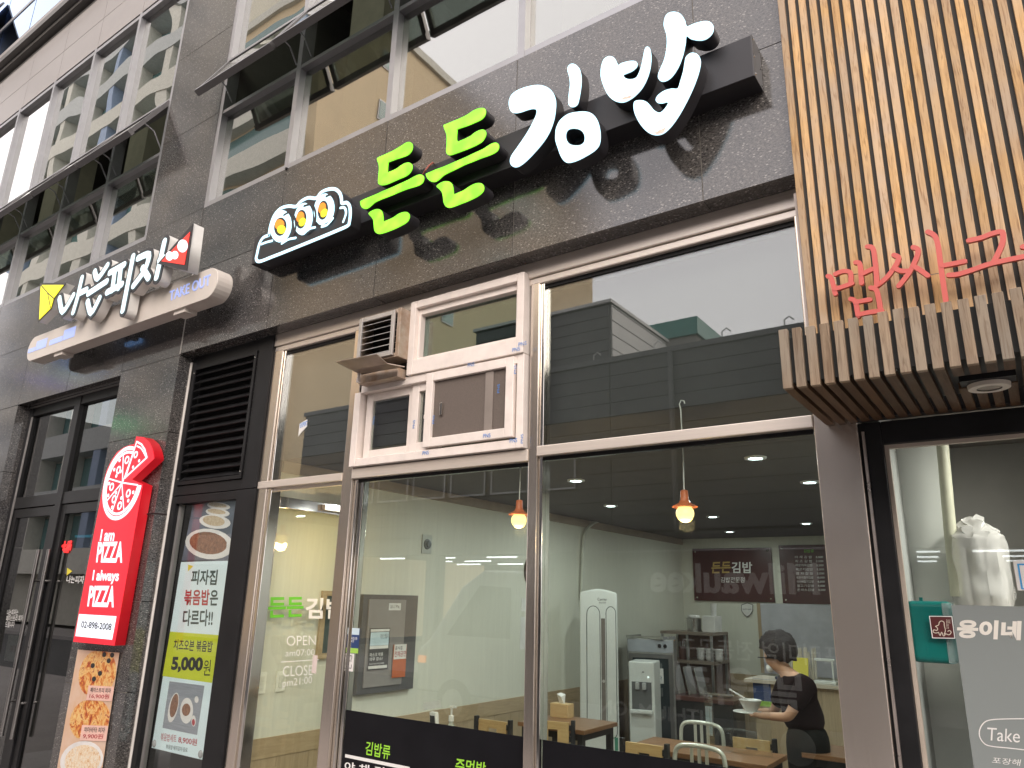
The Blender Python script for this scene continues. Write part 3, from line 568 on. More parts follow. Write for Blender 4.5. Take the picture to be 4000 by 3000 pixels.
for i, (cx, cy, rx, ry, fx, fy) in enumerate(((840,350,125,40,100,24),(830,420,130,45,100,26),(800,520,170,75,120,55),(740,760,262,165,205,120))):
    disc(pf, 'printed_bowl', dl2, (cx, cy, rx, ry, .12), Yf-.001*i, M_DISH); disc(pf, 'printed_food', dl2, (cx-12, cy-10, fx, fy, .14), Yf-.001*i-.0005, FOODA if i == 3 else food('food_rice%d' % i, [(.40,.28,.16),(.65,.55,.40)], 60))
obj('printed_bowl', B().prism(pq([dl2(920,880), dl2(990,810), dl2(1005,745), dl2(960,690), dl2(930,700)], Yf-.004), Yf-.004, Yf-.0036), M_DISH, pf)
# ---------------------------------------------------------------- main illuminated sign
BLK = mat('sign_black', (.024,.023,.026), .42, var=.15, spec=.4)
sg = thing('illuminated_sign', 'long black bar sign with lit green and white Korean letters and a gimbap picture', 'sign', (-2.8, -.08, 4.1))
YB, YL = -.15, -.25
bar = obj('mounting_bar', B().box(-4.84, -.812, YB, -.004, 4.118, 4.362), BLK, sg, bev=.003)
obj('end_cap', B().box(-.812, -.808, YB-.002, -.006, 4.116, 4.364), mat('sign_grey', (.055,.054,.056), .4), sg)
for y in (-.135, -.03):
    for z in (4.135, 4.24, 4.345): obj('screw', B().lathe((-.8075, y, z), [(.006,0),(.004,.004)], 8, 'X'), M_CHROME, bar)
E_W = emit('white_led_face', (.52,.86,1.0), 1.75, .05, 6); E_G = emit('green_led_face', (.24,1.0,.03), 1.5, .40, 11)
def gz(L): return zm(1350,550,.2712,L)
def wz(L): return zm(1700,0,.5877,L)
GREEN = [
 gz([(450,265),(458,245),(490,228),(600,180),(700,130),(800,70),(870,25),(920,15),(955,35),(965,85),(945,150),(890,205),(800,240),(700,275),(625,305),(612,320),(605,445),(640,440),(720,405),(800,350),(860,318),(915,312),(950,335),(958,380),(940,440),(880,500),(780,545),(680,590),(580,630),(520,640),(480,625),(465,590),(470,500),(478,420),(475,345),(460,300)]),
 gz([(208,880),(225,860),(300,825),(420,775),(540,720),(660,670),(780,615),(900,560),(990,510),(1060,485),(1110,495),(1127,540),(1105,600),(1040,645),(900,690),(780,735),(660,785),(540,830),(430,880),(370,930),(320,970),(270,980),(225,950)]),
 gz([(330,1055),(345,1025),(400,995),(460,980),(505,995),(530,1040),(540,1100),(548,1155),(600,1140),(680,1105),(760,1050),(830,1025),(885,1025),(915,1055),(918,1100),(890,1160),(820,1210),(720,1260),(600,1310),(520,1335),(470,1340),(430,1320),(408,1270),(402,1200),(395,1145),(370,1100)]),
 wz([(55,835),(70,825),(130,800),(200,768),(260,730),(300,717),(330,722),(333,755),(310,790),(260,815),(200,840),(150,857),(146,870),(145,935),(180,928),(230,905),(270,875),(310,860),(333,868),(335,900),(310,940),(260,970),(200,995),(130,1022),(90,1030),(72,1010),(75,960),(75,900),(65,870)]),
 gz([(1155,490),(1175,465),(1300,410),(1420,365),(1560,305),(1700,245),(1850,175),(1980,115),(2080,50),(2150,25),(2195,40),(2205,90),(2180,145),(2110,190),(1980,240),(1850,290),(1700,350),(1560,420),(1420,490),(1340,560),(1280,590),(1220,580),(1175,540)]),
 gz([(1308,660),(1325,630),(1380,595),(1440,580),(1500,590),(1535,630),(1550,700),(1562,765),(1620,745),(1700,710),(1790,650),(1860,615),(1930,605),(1975,625),(1992,680),(1970,740),(1900,800),(1800,850),(1680,900),(1560,945),(1490,962),(1440,945),(1410,890),(1400,810),(1385,745),(1350,700)])]
WHITE = [
 [wz([(490,690),(497,650),(520,618),(570,590),(640,570),(700,567),(750,585),(782,620),(798,670),(797,730),(785,800),(755,880),(710,950),(650,1020),(600,1070),(560,1100),(530,1108),(505,1095),(498,1065),(510,1030),(545,980),(590,915),(630,850),(660,790),(675,750),(670,725),(645,720),(610,728),(570,742),(530,748),(502,735)])],
 [wz([(880,465),(885,440),(905,425),(930,430),(955,455),(967,500),(968,560),(960,620),(950,670),(940,695),(915,708),(892,700),(886,675),(890,620),(897,560),(892,510)])],
 [wz([(800,890),(805,850),(830,800),(880,760),(940,745),(1000,743),(1045,760),(1075,800),(1092,860),(1095,920),(1085,965),(1055,1000),(1000,1035),(940,1065),(890,1078),(860,1070),(835,1035),(815,980),(800,930)]), wz([(865,905),(870,875),(890,855),(925,850),(960,858),(985,880),(995,910),(990,945),(965,965),(930,968),(895,960),(872,935)])],
 [wz([(1110,420),(1125,390),(1155,374),(1185,383),(1200,405),(1215,433),(1240,420),(1290,407),(1325,407),(1340,420),(1335,445),(1305,470),(1270,485),(1248,497),(1262,520),(1295,528),(1330,520),(1350,495),(1370,440),(1385,370),(1395,325),(1410,311),(1425,325),(1433,375),(1428,440),(1410,510),(1375,580),(1325,635),(1275,668),(1235,677),(1190,665),(1150,630),(1120,570),(1102,510),(1102,460)])],
 [wz([(1520,160),(1530,110),(1555,85),(1595,80),(1630,95),(1655,130),(1672,175),(1720,158),(1775,143),(1815,143),(1840,160),(1847,190),(1835,225),(1800,255),(1755,265),(1700,255),(1668,235),(1660,290),(1645,360),(1620,430),(1585,490),(1550,525),(1515,538),(1490,528),(1482,500),(1500,450),(1525,390),(1540,310),(1540,240),(1528,195)])],
 [wz([(1320,690),(1335,670),(1375,668),(1405,680),(1430,705),(1455,735),(1490,750),(1520,730),(1548,690),(1540,675),(1510,682),(1480,680),(1467,662),(1480,635),(1520,605),(1570,590),(1612,588),(1630,540),(1650,470),(1660,410),(1670,375),(1700,353),(1735,358),(1757,385),(1760,430),(1740,510),(1700,610),(1650,710),(1595,800),(1545,860),(1500,890),(1450,892),(1400,865),(1355,810),(1325,745)])]]
for lp in GREEN:
    c = outline('letter', [lp], YL+.002, .098, BLK, sg); outline('face', [lp], YL-.004, .006, E_G, c, off=-.001)
for lps in WHITE:
    c = outline('letter', lps, YL+.002, .098, BLK, sg); outline('face', lps, YL-.004, .006, E_W, c, off=.0015)
for cx, cy, w_, h_ in ((1262,648,42,10),(1490,872,40,16)):        # damp stains in two letters
    q = wz([(cx, cy)])[0]; outline('water_stain', [zm(q[0], q[1], .5877, [(-w_,8),(-w_*.4,2),(0,-h_*.6),(w_*.5,-h_),(w_,-h_*1.6),(w_*.8,2),(w_*.2,h_),(-w_*.6,h_*1.1)])], YL-.0058, .001, emit('stain_glow', (.95,.52,.42), .62, .35, 60), sg)
# gimbap picture box
def kz(L): return zm(900,650,.5425,L)
ROLL_EDGE = [(275,495),(235,512),(208,555),(190,630),(184,665),(208,684),(300,650),(400,611),(600,530),(760,464),(840,428),(854,405),(862,340),(856,285),(835,260),(803,264),(797,225),(785,190),(752,163),(700,165),(650,188),(615,228),(560,225),(505,252),(470,288),(420,285),(360,302),(315,350),(288,420)]
c = outline('picture_box', [kz(ROLL_EDGE)], YL+.002, .098, BLK, sg, off=.006)
def strokes(parent, name, conv, paths, w, Y, th, mt, sm=4, step=.0012, closed=False):
    for i, pth in enumerate(paths):
        q = [((p := P(*conv(a, b), Y)).x, p.z) for a, b in pth]
        if closed: q = q+[q[0]]
        q = catmull(q, sm, False) if sm > 1 and len(q) > 2 else q
        outline(name, [stroke_pts(q, w)], Y-step*i, th, mt, parent, smooth=0, px=False)
kf = lambda a, b: (900+.5425*a, 650+.5425*b)
strokes(c, 'face', kf, [ROLL_EDGE], .025, YL-.003, .004, E_W, closed=True)
E_OR = emit('orange_led_face', (1.0,.28,.02), .95); E_YE = emit('yellow_led_face', (1.0,.80,.03), .95)
for cx, cy, rx, ry, ix, iy, jx, jy, hx, hy in ((362,430,76,117,359,434,36,58,0,0),(524,378,66,117,509,380,29,60,0,0),(674,310,73,116,666,315,28,61,0,0)):
    outline('face', [[kf(*q) for q in ell(cx, cy, rx, ry, .12)]], YL-.0045, .003, E_W, c, smooth=0)
    outline('inner_ring', [[kf(*q) for q in ell(ix, iy, jx+9, jy+9, .12)]], YL-.006, .001, BLK, c, smooth=0)
    outline('face', [[kf(*q) for q in ell(ix-6, iy-16, jx-2, jy*.66, .3)]], YL-.0075, .001, E_OR, c, smooth=0); outline('face', [[kf(*q) for q in ell(ix+8, iy+20, jx-6, jy*.55, .5)]], YL-.009, .001, E_YE, c, smooth=0)
for k, pth in enumerate(([(385,350),(430,330),(462,370),(470,440),(445,500),(400,535)], [(530,285),(585,275),(612,330),(608,410),(575,465),(530,485)], [(690,215),(735,200),(765,240),(760,320),(725,390),(680,420)])):
    strokes(c, 'dark_roll_edge', kf, [pth], .019, YL-.0055-.0012*k, .001, BLK)
strokes(c, 'face', kf, [[(222,560),(260,545),(300,535)], [(370,555),(420,525),(470,515)], [(530,485),(570,450),(610,440)], [(660,435),(700,420),(740,375)], [(795,300),(825,300),(835,340),(815,400)]], .018, YL-.010, .002, E_W)
obj('cable', B().tube([P(1652,682,-.2), P(1662,665,-.21), P(1675,648,-.2), P(1690,636,-.17), P(1694,640,-.1)], .006, 6), mat('cable_red', (.35,.10,.07), .5), sg)
# ---------------------------------------------------------------- pizza shop sign
pzs = thing('pizza_sign', 'white capsule bar sign with lit white lettering, yellow and red triangles', 'sign', (-7.2, -.25, 4.0))
fz = lambda a, b: (.452*a, 750+.452*b)
CRM = mat('cream_aluminium', (.60,.55,.50), .42, var=.06); WSIDE = mat('sign_white_side', (.66,.65,.62), .45, var=.05)
YC, YN = -.28, -.40
A_, B_ = P(*fz(228,1385), YC), P(*fz(1870,750), YC); rr = .135
zc_ = (A_.z+B_.z)/2; x0_, x1_ = A_.x+.02, B_.x+.02
cap = [(x0_+rr+rr*math.cos(t), zc_+rr*math.sin(t)) for t in (math.pi/2+math.pi*i/12 for i in range(13))]+[(x1_-rr+rr*math.cos(t), zc_+rr*math.sin(t)) for t in (-math.pi/2+math.pi*i/12 for i in range(13))]
obj('capsule_bar', B().prism(cap, YC, YC+.14), CRM, pzs, bev=.004)
for xa in (x0_+.5, x1_-.56, -7.0): obj('bracket', B().box(xa, xa+.06, -.14, -.002, zc_-.05, zc_+.05), M_DARK, pzs)
for xa in (x1_-.62, x0_+.62): obj('bracket', B().box(xa, xa+.17, YC+.02, -.15, zc_-rr-.035, zc_-rr+.004), CRM, pzs)
E_LB = emit('lavender_led', (.42,.52,1.0), .62)
textp('TAKE OUT', fz(1462,945), fz(1815,800), fz(1468,858), YC-.003, E_LB, pzs, bold=.01, thick=.003)
for a, b, c_, d in ((245,1375,305,40),(310,1350,400,90),(430,1300,540,50),(545,1265,645,100)):
    p0, p1 = P(*fz(a, b), YC-.001), P(*fz(c_, b-(c_-a)*.38), YC-.001); obj('blurred_lettering', B().prism([(p0.x, zc_-.035), (p1.x, zc_-.035), (p1.x, zc_-.035+d*.0011), (p0.x, zc_-.035+d*.0011)], YC-.003, YC-.001), E_LB, pzs)
NA = [[[(520,920),(550,1035),(640,895)], [(715,745),(680,900),(640,1040)], [(690,880),(755,848)]],
      [[(825,690),(852,748),(935,635)], [(770,880),(930,775)], [(765,950),(797,1045),(868,920)]],
      [[(955,700),(1080,630)], [(1000,685),(978,850)], [(1052,655),(1033,830)], [(935,870),(1062,800)], [(1160,560),(1070,1025)]],
      [[(1200,575),(1292,545),(1255,680),(1160,812)], [(1240,660),(1290,745)], [(1430,430),(1360,740)], [(1388,592),(1425,575)]]]
E_PW = emit('sign_white_face', (.70,.93,1.0), 1.05)
for syl in NA:
    q = [P(*fz(*a), YN) for st in syl for a in st]; first = None
    for i, st in enumerate(syl):
        q2 = [((p := P(*fz(*a), YN)).x, p.z) for a in st]
        q2 = catmull(q2, 4, False) if len(q2) > 2 else q2
        o = outline('letter', [stroke_pts(q2, .125)], YN+.004-.0008*i, .085, WSIDE, pzs, smooth=0, px=False)
        outline('trim', [stroke_pts(q2, .128)], YN-.001-.0008*i, .004, BLK, o, smooth=0, px=False)
        outline('face', [stroke_pts(q2, .066)], YN-.009-.0008*i, .003, E_PW, o, smooth=0, px=False)
def tri(name, pts, Y, th, mt, par, off=0): return outline(name, [[fz(*a) for a in pts]], Y, th, mt, par, smooth=0, off=off)
TY = [(352,803),(548,803),(462,918),(440,1000),(338,1102)]; TR_ = [(1395,597),(1640,345),(1592,628)]
o = tri('letter', TY, YN+.006, .085, WSIDE, pzs, .02); tri('trim', TY, YN+.001, .004, BLK, o, .022); tri('face', TY, YN-.003, .003, emit('yellow_sign_face', (1.0,.90,.0), .95), o)
strokes(o, 'fold_line', fz, [[(352,803),(410,870),(435,1000)], [(410,870),(462,918)]], .012, YN-.005, .001, BLK, 1)
o = tri('letter', [(1380,610),(1660,290),(1610,665)], YN-.012, .10, WSIDE, pzs, .012); tri('trim', [(1380,610),(1660,290),(1610,665)], YN-.016, .004, BLK, o, .014); tri('face', TR_, YN-.020, .003, emit('red_sign_face', (1.0,.04,.025), .95), o)
for cx, cy, r_ in ((1577,466,46),(1511,545,30),(1464,553,33)): outline('face', [[fz(*q) for q in ell(cx, cy, r_*.95, r_*1.2, .1)]], YN-.023, .002, emit('pink_white_face', (1.0,.92,1.0), 1.2), o, smooth=0)
q = P(*fz(1000,1262), -.05); obj('added_glow_strip', B().box(q.x-.12, q.x+.16, -.13, -.10, q.z-.02, q.z+.02), emit('added_blue_glow', (.25,.5,1.0), .8), pzs)  # no lamp here: emissive strip stands in for blue light under the bar
# ---------------------------------------------------------------- red pizza light box on the column
rb = thing('pizza_lightbox', 'red lit box sign shaped as a pizza reading I am PIZZA on the granite column', 'sign', P(380, 2500, -.06))
YR = -.105
tz = lambda a, b: (.4219*a, 1500+.4219*b); tz2 = lambda a, b: (.4822*a, 2200+.4822*b)
E_RED = emit('red_box_face', (.86,.014,.034), .82, .12, 3); E_RS = emit('red_box_side', (.55,.008,.016), .45, .1, 3)
RED = [tz2(592,636), tz(955,940), tz(968,870), tz(990,795), tz(1030,710), tz(1085,630), tz(1150,585), tz(1205,565), tz(1243,556), tz(1262,485), tz(1330,492), tz(1385,540), tz(1412,600), tz(1425,655), tz(1428,690), tz(1222,884), tz(1322,930), tz2(927,668)]
o = outline('box', [RED], YR, .085, E_RS, rb, smooth=0); outline('face', [RED], YR-.003, .003, E_RED, rb, smooth=0)
E_RW = emit('lightbox_white', (.86,.90,1.0), 1.02)
pc = P(*tz(1140,915), YR); pe = P(*tz(962,960), YR); Rp = math.hypot(pc.x-pe.x, pc.z-pe.z)*1.0
def ring(parent, cx, cz, r0, r1, a0, a1, Y, mt, n=40):
    inn = [(cx+r0*math.cos(a0+(a1-a0)*i/n), cz+r0*math.sin(a0+(a1-a0)*i/n)) for i in range(n+1)]; ou = [(cx+r1*math.cos(a0+(a1-a0)*i/n), cz+r1*math.sin(a0+(a1-a0)*i/n)) for i in range(n+1)]
    b_ = B()
    for i in range(n): b_.prism([inn[i], ou[i], ou[i+1], inn[i+1]], Y-.002, Y)
    return obj('printed_ring', b_, mt, parent)
A0, A1 = rad(70), rad(352)
ring(rb, pc.x, pc.z, Rp*.90, Rp*1.0, A0, A1, YR-.004, E_RW); ring(rb, pc.x, pc.z, Rp*.80, Rp*.87, A0, A1, YR-.004, E_RW)
def line2(parent, p, q, w, Y, mt): outline('printed_line', [stroke_pts([p, q], w, 3)], Y, .001, mt, parent, smooth=0, px=False)
for k, an in enumerate((70, 105, 168, 215, 252, 295, 352)):
    line2(rb, (pc.x, pc.z), (pc.x+Rp*.85*math.cos(rad(an)), pc.z+Rp*.85*math.sin(rad(an))), .013, YR-.0065-.0011*k, E_RW)
for rr_, an, big in ((.62,88,1),(.50,132,1),(.70,145,0),(.45,152,0),(.55,188,1),(.72,178,0),(.72,205,0),(.52,235,1),(.72,243,0),(.62,275,1),(.42,280,0),(.50,322,1),(.68,312,0),(.70,335,0),(.38,122,0),(.74,120,0),(.36,225,0)):
    x, z = pc.x+Rp*rr_*math.cos(rad(an)), pc.z+Rp*rr_*math.sin(rad(an))
    if big: ring(rb, x, z, Rp*.065, Rp*.115, 0, 2*math.pi, YR-.004, E_RW, 16)
    else: obj('printed_dot', B().prism([(x+Rp*.05*math.cos(2*math.pi*i/10), z+Rp*.05*math.sin(2*math.pi*i/10)) for i in range(10)], YR-.006, YR-.004), E_RW, rb)
sl = [((p := P(*tz(*a), YR)).x, p.z) for a in ((1168,870),(1272,535),(1318,560),(1350,610),(1370,682))]
for k, (a, b) in enumerate(zip(sl, sl[1:]+sl[:1])): line2(rb, a, b, .016, YR-.0065-.0011*k, E_RW)
strokes(rb, 'printed_line', tz, [[(1268,575),(1310,600),(1350,672)]], .014, YR-.012, .001, E_RW)
for a, b, r_ in ((1262,655,.032),(1293,712,.014),(1237,770,.014)):
    p = P(*tz(a, b), YR); ring(rb, p.x, p.z, r_*.55 if r_ > .02 else 0.0005, r_, 0, 2*math.pi, YR-.004, E_RW, 14)
Yq = YR-.005
textp('I am', tz(922,1455), tz(1052,1455), tz(940,1345), Yq, E_RW, rb, bold=.03); textp('PIZZA', tz(888,1652), tz(1130,1655), tz(910,1462), Yq, E_RW, rb, bold=.035)
textp('I always', tz2(742,165), tz2(955,172), tz2(757,55), Yq, E_RW, rb, bold=.03); textp('PIZZA', tz2(706,350), tz2(920,358), tz2(728,182), Yq, E_RW, rb, bold=.035)
obj('phone_panel', B().prism(pq([tz2(612,590), tz2(908,620), tz2(944,430), tz2(642,412)], YR-.004), YR-.006, YR-.004), E_RW, rb)
textp('02-898-2008', tz2(655,522), tz2(900,545), tz2(662,468), YR-.0085, M_INK, rb, bold=.02)
obj('cable', B().tube([P(560,2010,-.03), P(600,2005,-.015), P(650,2010,-.01)], .006, 6), M_DARK, rb)
# ---------------------------------------------------------------- pizza price strip below it
st = thing('pizza_photo_strip', 'tall narrow banner of three pizza photos with prices under the red sign', 'banner', P(330, 3000, -.02))
YS = -.012
QS = [tz2(420,1900), tz2(790,1900), tz2(965,725), tz2(630,700)]
obj('sheet', B().prism(pq(QS, YS), YS, YS+.003), mat('strip_paper', (.68,.52,.42), .5, col2=(.62,.38,.22), vs=5), st)
def lerp(a, b, t): return (a[0]+(b[0]-a[0])*t, a[1]+(b[1]-a[1])*t)
def strip_q(u, v): return lerp(lerp(tz2(630,700), tz2(965,725), u), lerp(tz2(420,1900), tz2(790,1900), u), v)
for k, (v0, v1, r_) in enumerate(((.0,.30,.0),(.335,.60,.1),(.63,.86,.1))):
    vm = (v0+v1)/2
    pts = [strip_q(min(1, max(0, .56+(.44 if k == 0 else .46)*math.cos(t))), min(v1, max(v0, vm+(v1-v0)*.55*math.sin(t)))) for t in (2*math.pi*i/24 for i in range(24))]
    if k == 2: outline('printed_dish', [[strip_q(min(1, max(0, .52+.48*math.cos(t))), vm+(v1-v0)*.58*math.sin(t)) for t in (2*math.pi*i/24 for i in range(24))]], YS-.001, .0005, M_DISH, st, smooth=0); pts = [strip_q(.54+.40*math.cos(t), vm+(v1-v0)*.46*math.sin(t)) for t in (2*math.pi*i/24 for i in range(24))]
    outline('printed_pizza', [pts], YS-.0022, .0005, FOODB if k < 2 else food('food_cheese', [(.45,.16,.05),(.72,.52,.30),(.80,.74,.62),(.35,.16,.08)], 40), st, smooth=0)
    if k == 0:
        for uu, vv in ((.65,.02),(.78,.06),(.84,.02),(.62,.15),(.42,.10),(.5,.19)): outline('printed_olive', [[strip_q(uu+.05*math.cos(t), vv+.018*math.sin(t)) for t in (2*math.pi*i/10 for i in range(10))]], YS-.0034, .0005, M_INK, st, smooth=0)
M_PINK = mat('pink_label', (.78,.50,.42), .5); 
for (v0, v1, s1, s2) in ((.235,.335,'페이스트리 피자','16,900원'),(.505,.61,'치아바타 피자','9,900원'),(.80,.90,'치즈오븐 파스타','8,900원')):
    obj('printed_label', B().prism(pq([strip_q(.40,v1), strip_q(1.0,v1), strip_q(1.0,v0), strip_q(.40,v0)], YS-.005), YS-.005, YS-.0045), M_PINK, st)
    m_ = (v0*1.0+v1)/2; textp(s1, strip_q(.46,m_-.004), strip_q(.94,m_-.004), strip_q(.46,v0+.012), YS-.006, M_INK, st, bold=.01); textp(s2, strip_q(.46,v1-.012), strip_q(.92,v1-.012), strip_q(.46,m_+.004), YS-.006, M_REDI, st, bold=.01)
# ---------------------------------------------------------------- pizza shop entrance, far left
en = thing('pizza_shop_entrance', 'black framed glass entrance of the pizza shop with long steel door pulls', 'entrance', (-8.1, .17, GZ))
f = B()
for x0, x1 in ((-9.165,-9.09),(-8.10,-7.98),(-7.02,-6.95)): f.box(x0, x1, .13+.001*(x0+9), .22, GZ, 3.55)
f.box(-9.09,-8.10,.14,.22,3.44,3.55).box(-7.98,-7.02,.14,.22,3.44,3.55).box(-9.09,-8.10,.14,.22,2.40,2.52).box(-7.98,-7.02,.14,.22,2.40,2.52)
obj('frame', f, M_DARK, en, bev=.003)
for x0, x1 in ((-9.09,-8.10),(-7.98,-7.02)):
    obj('pane', B().box(x0, x1, .175, .181, 2.52, 3.44), M_GLASSD, en)
    d_ = obj('door', B().frame(x0+.01, x1-.01, GZ+.01, 2.39, .09, .15, .20, wb=.15), M_DARK, en); obj('pane', B().box(x0+.10, x1-.10, .172, .178, GZ+.16, 2.30), M_GLASSD, d_)
    hx = x1-.05 if x0 < -8.5 else x0+.05
    obj('handle', B().tube([(hx,.09,.25),(hx,.09,1.95)], .018, 10).tube([(hx,.09,.55),(hx,.16,.55)], .012, 8).tube([(hx,.09,1.65),(hx,.16,1.65)], .012, 8), mat('pull_steel', (.30,.29,.28), .3, metal=.9), d_, smooth=True)
obj('trim_strip', B().box(-9.085,-9.07,.125,.14,GZ,3.43).box(-9.165,-6.95,.122,.135,3.535,3.55), mat('grey_bead', (.28,.27,.26), .4), en)
obj('inner_room', B().box(-9.6,-6.6,2.6,2.7,GZ,3.6).box(-9.7,-9.6,.34,2.7,GZ,3.6), mat('pizza_room', (.12,.11,.10), .9), en)
tp = lambda a, b: (.4219*a, 1500+.4219*b)
strokes(en, 'led_dots', tp, [[(600,1465),(592,1510)], [(578,1500),(612,1495)], [(660,1462),(632,1468),(628,1495),(658,1500),(652,1530)], [(588,1530),(640,1528)], [(600,1548),(635,1552)]], .028, .168, .002, emit('red_neon', (1.0,.02,.02), .9), 1)
outline('neon_bar', [[tp(695,1400), tp(845,1395), tp(845,1420), tp(695,1422)]], .30, .01, emit('cyan_neon', (.05,.6,.9), .6), en, smooth=0)
textp('나는피자', tz2(535,160), tz2(675,165), tz2(545,100), .170, M_WHITE, en, bold=.01)
obj('yellow_sticker', B().prism(pq([tz2(540,100), tz2(585,65), tz2(545,38)], .170), .1695, .1705), M_YEL, en)
textp('나는피자는\n페이스트리 피자를\n드립니다', tz2(40,520), tz2(195,520), tz2(60,375), .170, M_WHITE, en)
obj('notice', B().prism(pq([tz2(30,790), tz2(140,800), tz2(185,590), tz2(70,578)], .1855), .1855, .1865), M_PAPER, en)
textp('포장', tz2(75,720), tz2(135,722), tz2(85,670), .1845, M_REDI, en)
# ---------------------------------------------------------------- timber slat cladding and canopy of the neighbour
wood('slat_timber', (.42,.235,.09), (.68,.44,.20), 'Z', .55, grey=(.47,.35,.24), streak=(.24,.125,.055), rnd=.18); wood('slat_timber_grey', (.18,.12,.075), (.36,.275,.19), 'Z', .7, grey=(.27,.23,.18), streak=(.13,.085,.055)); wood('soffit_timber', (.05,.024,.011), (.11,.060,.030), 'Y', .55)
cl = thing('timber_cladding', 'tall wall of honey coloured vertical timber slats right of the lit sign', 'cladding', (.3, -.02, 2.6))
obj('backing_board', B().box(-.688, 1.6, -.020, -.006, 2.62, 5.6), mat('slat_backing_grey', (.06,.06,.055), .7), cl)
PT = .0495
for i in range(46):
    x = -.692+i*PT; obj('slat', B().box(x, x+.0318, -.040-random.uniform(0,.002), -.0205, 2.60, 5.6), MATS['slat_timber'], cl, bev=.0015, seg=1)
obj('edge_trim', B().box(-.712, -.693, .0, .13, 2.45, 3.50), mat('pvc_trim', (.70,.60,.53), .5), cl)
cn = thing('slat_canopy', 'projecting canopy box of weathered grey timber slats under red letters', 'canopy', (.3, -.3, 2.38))
obj('frame_board', B().box(-.690, 1.6, -.535, -.06, 2.405, 2.585), mat('slat_backing', (.035,.036,.034), .7), cn)
for i in range(46):
    x = -.694+i*PT; h_ = random.uniform(-.004,.004)
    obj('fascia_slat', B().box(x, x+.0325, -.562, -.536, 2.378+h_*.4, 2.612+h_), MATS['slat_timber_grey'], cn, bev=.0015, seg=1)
    if not (.00 < x+.016-P(3860,1500,-.36).x+.085 < .17):
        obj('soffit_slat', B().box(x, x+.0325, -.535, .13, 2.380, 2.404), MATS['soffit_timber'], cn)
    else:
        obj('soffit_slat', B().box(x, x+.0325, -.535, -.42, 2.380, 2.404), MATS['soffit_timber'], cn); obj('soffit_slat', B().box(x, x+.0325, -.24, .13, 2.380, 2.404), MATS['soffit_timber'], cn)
ql = G(3862,1500,2.385)
dw = thing('recessed_downlight', 'round unlit downlight with pale rim in the canopy soffit', 'light', (ql.x, ql.y, 2.37))
obj('housing', B().box(ql.x-.085, ql.x+.085, ql.y-.085, ql.y+.085, 2.384, 2.404), M_DARK, dw); obj('rim', B().lathe((ql.x, ql.y, 2.368), [(.040,0),(.066,0),(.068,.015),(.04,.015)], 28, cap=False), mat('lamp_rim', (.55,.50,.43), .4), dw, smooth=True)
obj('lens', B().lathe((ql.x, ql.y, 2.372), [(.001,0),(.039,0),(.039,.01)], 24), mat('lamp_lens', (.42,.38,.32), .25, bump=.4, bs=300), dw)
# red cut letters
rl = thing('red_letter_sign', 'coral red handwritten Korean letters standing on the canopy', 'sign', (P(3300,1200,-.12).x+.3, -.12, 2.66))
rz = lambda a, b: (2900+.5424*a, 800+.5424*b)
M_CORAL = mat('coral_acrylic', (.60,.115,.095), .35, var=.04); M_CORALS = mat('coral_edge', (.40,.05,.04), .4)
RLET = [[[(615,512),(640,530),(668,640)], [(668,498),(720,478),(765,480),(780,500),(780,565)], [(668,605),(720,590),(790,565)], [(815,415),(845,425),(853,500),(858,565)], [(858,500),(900,480),(945,460)], [(900,302),(940,315),(955,400),(965,500),(968,580)], [(780,680),(815,700),(835,805)], [(815,705),(860,695),(920,685)], [(925,600),(965,615),(985,690),(995,760)], [(835,795),(900,780),(1005,765)]],
 [[(1090,360),(1125,380),(1100,440),(1040,520),(970,580)], [(1095,455),(1140,475),(1200,475)], [(1230,305),(1265,325),(1250,390),(1200,490),(1125,585)], [(1230,440),(1280,470),(1335,510)], [(1335,195),(1385,225),(1410,300),(1430,450),(1465,690)], [(1440,440),(1520,425),(1600,408)]],
 [[(1630,255),(1720,235),(1800,205),(1870,195),(1875,260),(1850,330),(1810,410)], [(1485,505),(1550,500),(1650,470),(1800,420),(2060,365)]],
 [[(2020,300),(2080,290),(2150,270),(2160,330)], [(2210,230),(2230,330),(2240,450)]]]
YK = -.125
for syl in RLET:
    for i, s_ in enumerate(syl):
        q = catmull([((p := P(*rz(*a), YK)).x, p.z) for a in s_], 4, False)
        outline('letter_stroke', [stroke_pts(q, .0195, 5)], YK-.0009*i, .016, M_CORAL, rl, smooth=0, px=False)
for a, b in (((780,505),(832,498)), ((1330,508),(1420,492))): obj('link_wire', B().tube([P(*rz(*a), YK+.006), P(*rz(*b), YK+.006)], .0022, 5), M_CHROME, rl)
for a in ((960,450),(1440,480),(1700,455),(665,560)): q = P(*rz(*a), YK); obj('stand_off', B().tube([(q.x, YK+.01, q.z), (q.x, -.048, q.z)], .004, 6), M_CHROME, rl)
# ---------------------------------------------------------------- neighbour's shop window
nb = thing('neighbour_shopfront', 'black framed shop window below the timber canopy at the right edge', 'shopfront', (.5, .2, GZ))
f = B(); f.box(-.570, -.480, .165, .26, GZ, 2.38).box(-.479, 2.4, .166, .26, 2.28, 2.38).box(-.60, 2.4, .10, .165, 2.384, 2.60).box(-.479, 2.4, .166, .26, GZ, GZ+.2)
obj('frame', f, M_DARK, nb, bev=.003)
obj('trim_strip', B().box(-.558, -.547, .152, .1645, GZ, 2.34), mat('trim_steel', (.66,.58,.53), .3, metal=.8), nb)
M_BEAD = mat('beige_bead', (.48,.41,.34), .45)
obj('glazing_bead', B().box(-.479, -.463, .19, .215, GZ+.2, 2.279).box(-.462, 2.4, .19, .215, 2.262, 2.279), M_BEAD, nb)
np_ = obj('pane', B().box(-.462, 2.4, .202, .209, GZ+.2, 2.262), M_GLASSP, nb)
rz2 = lambda a, b: (3300+.4821*a, 2200+.4821*b)
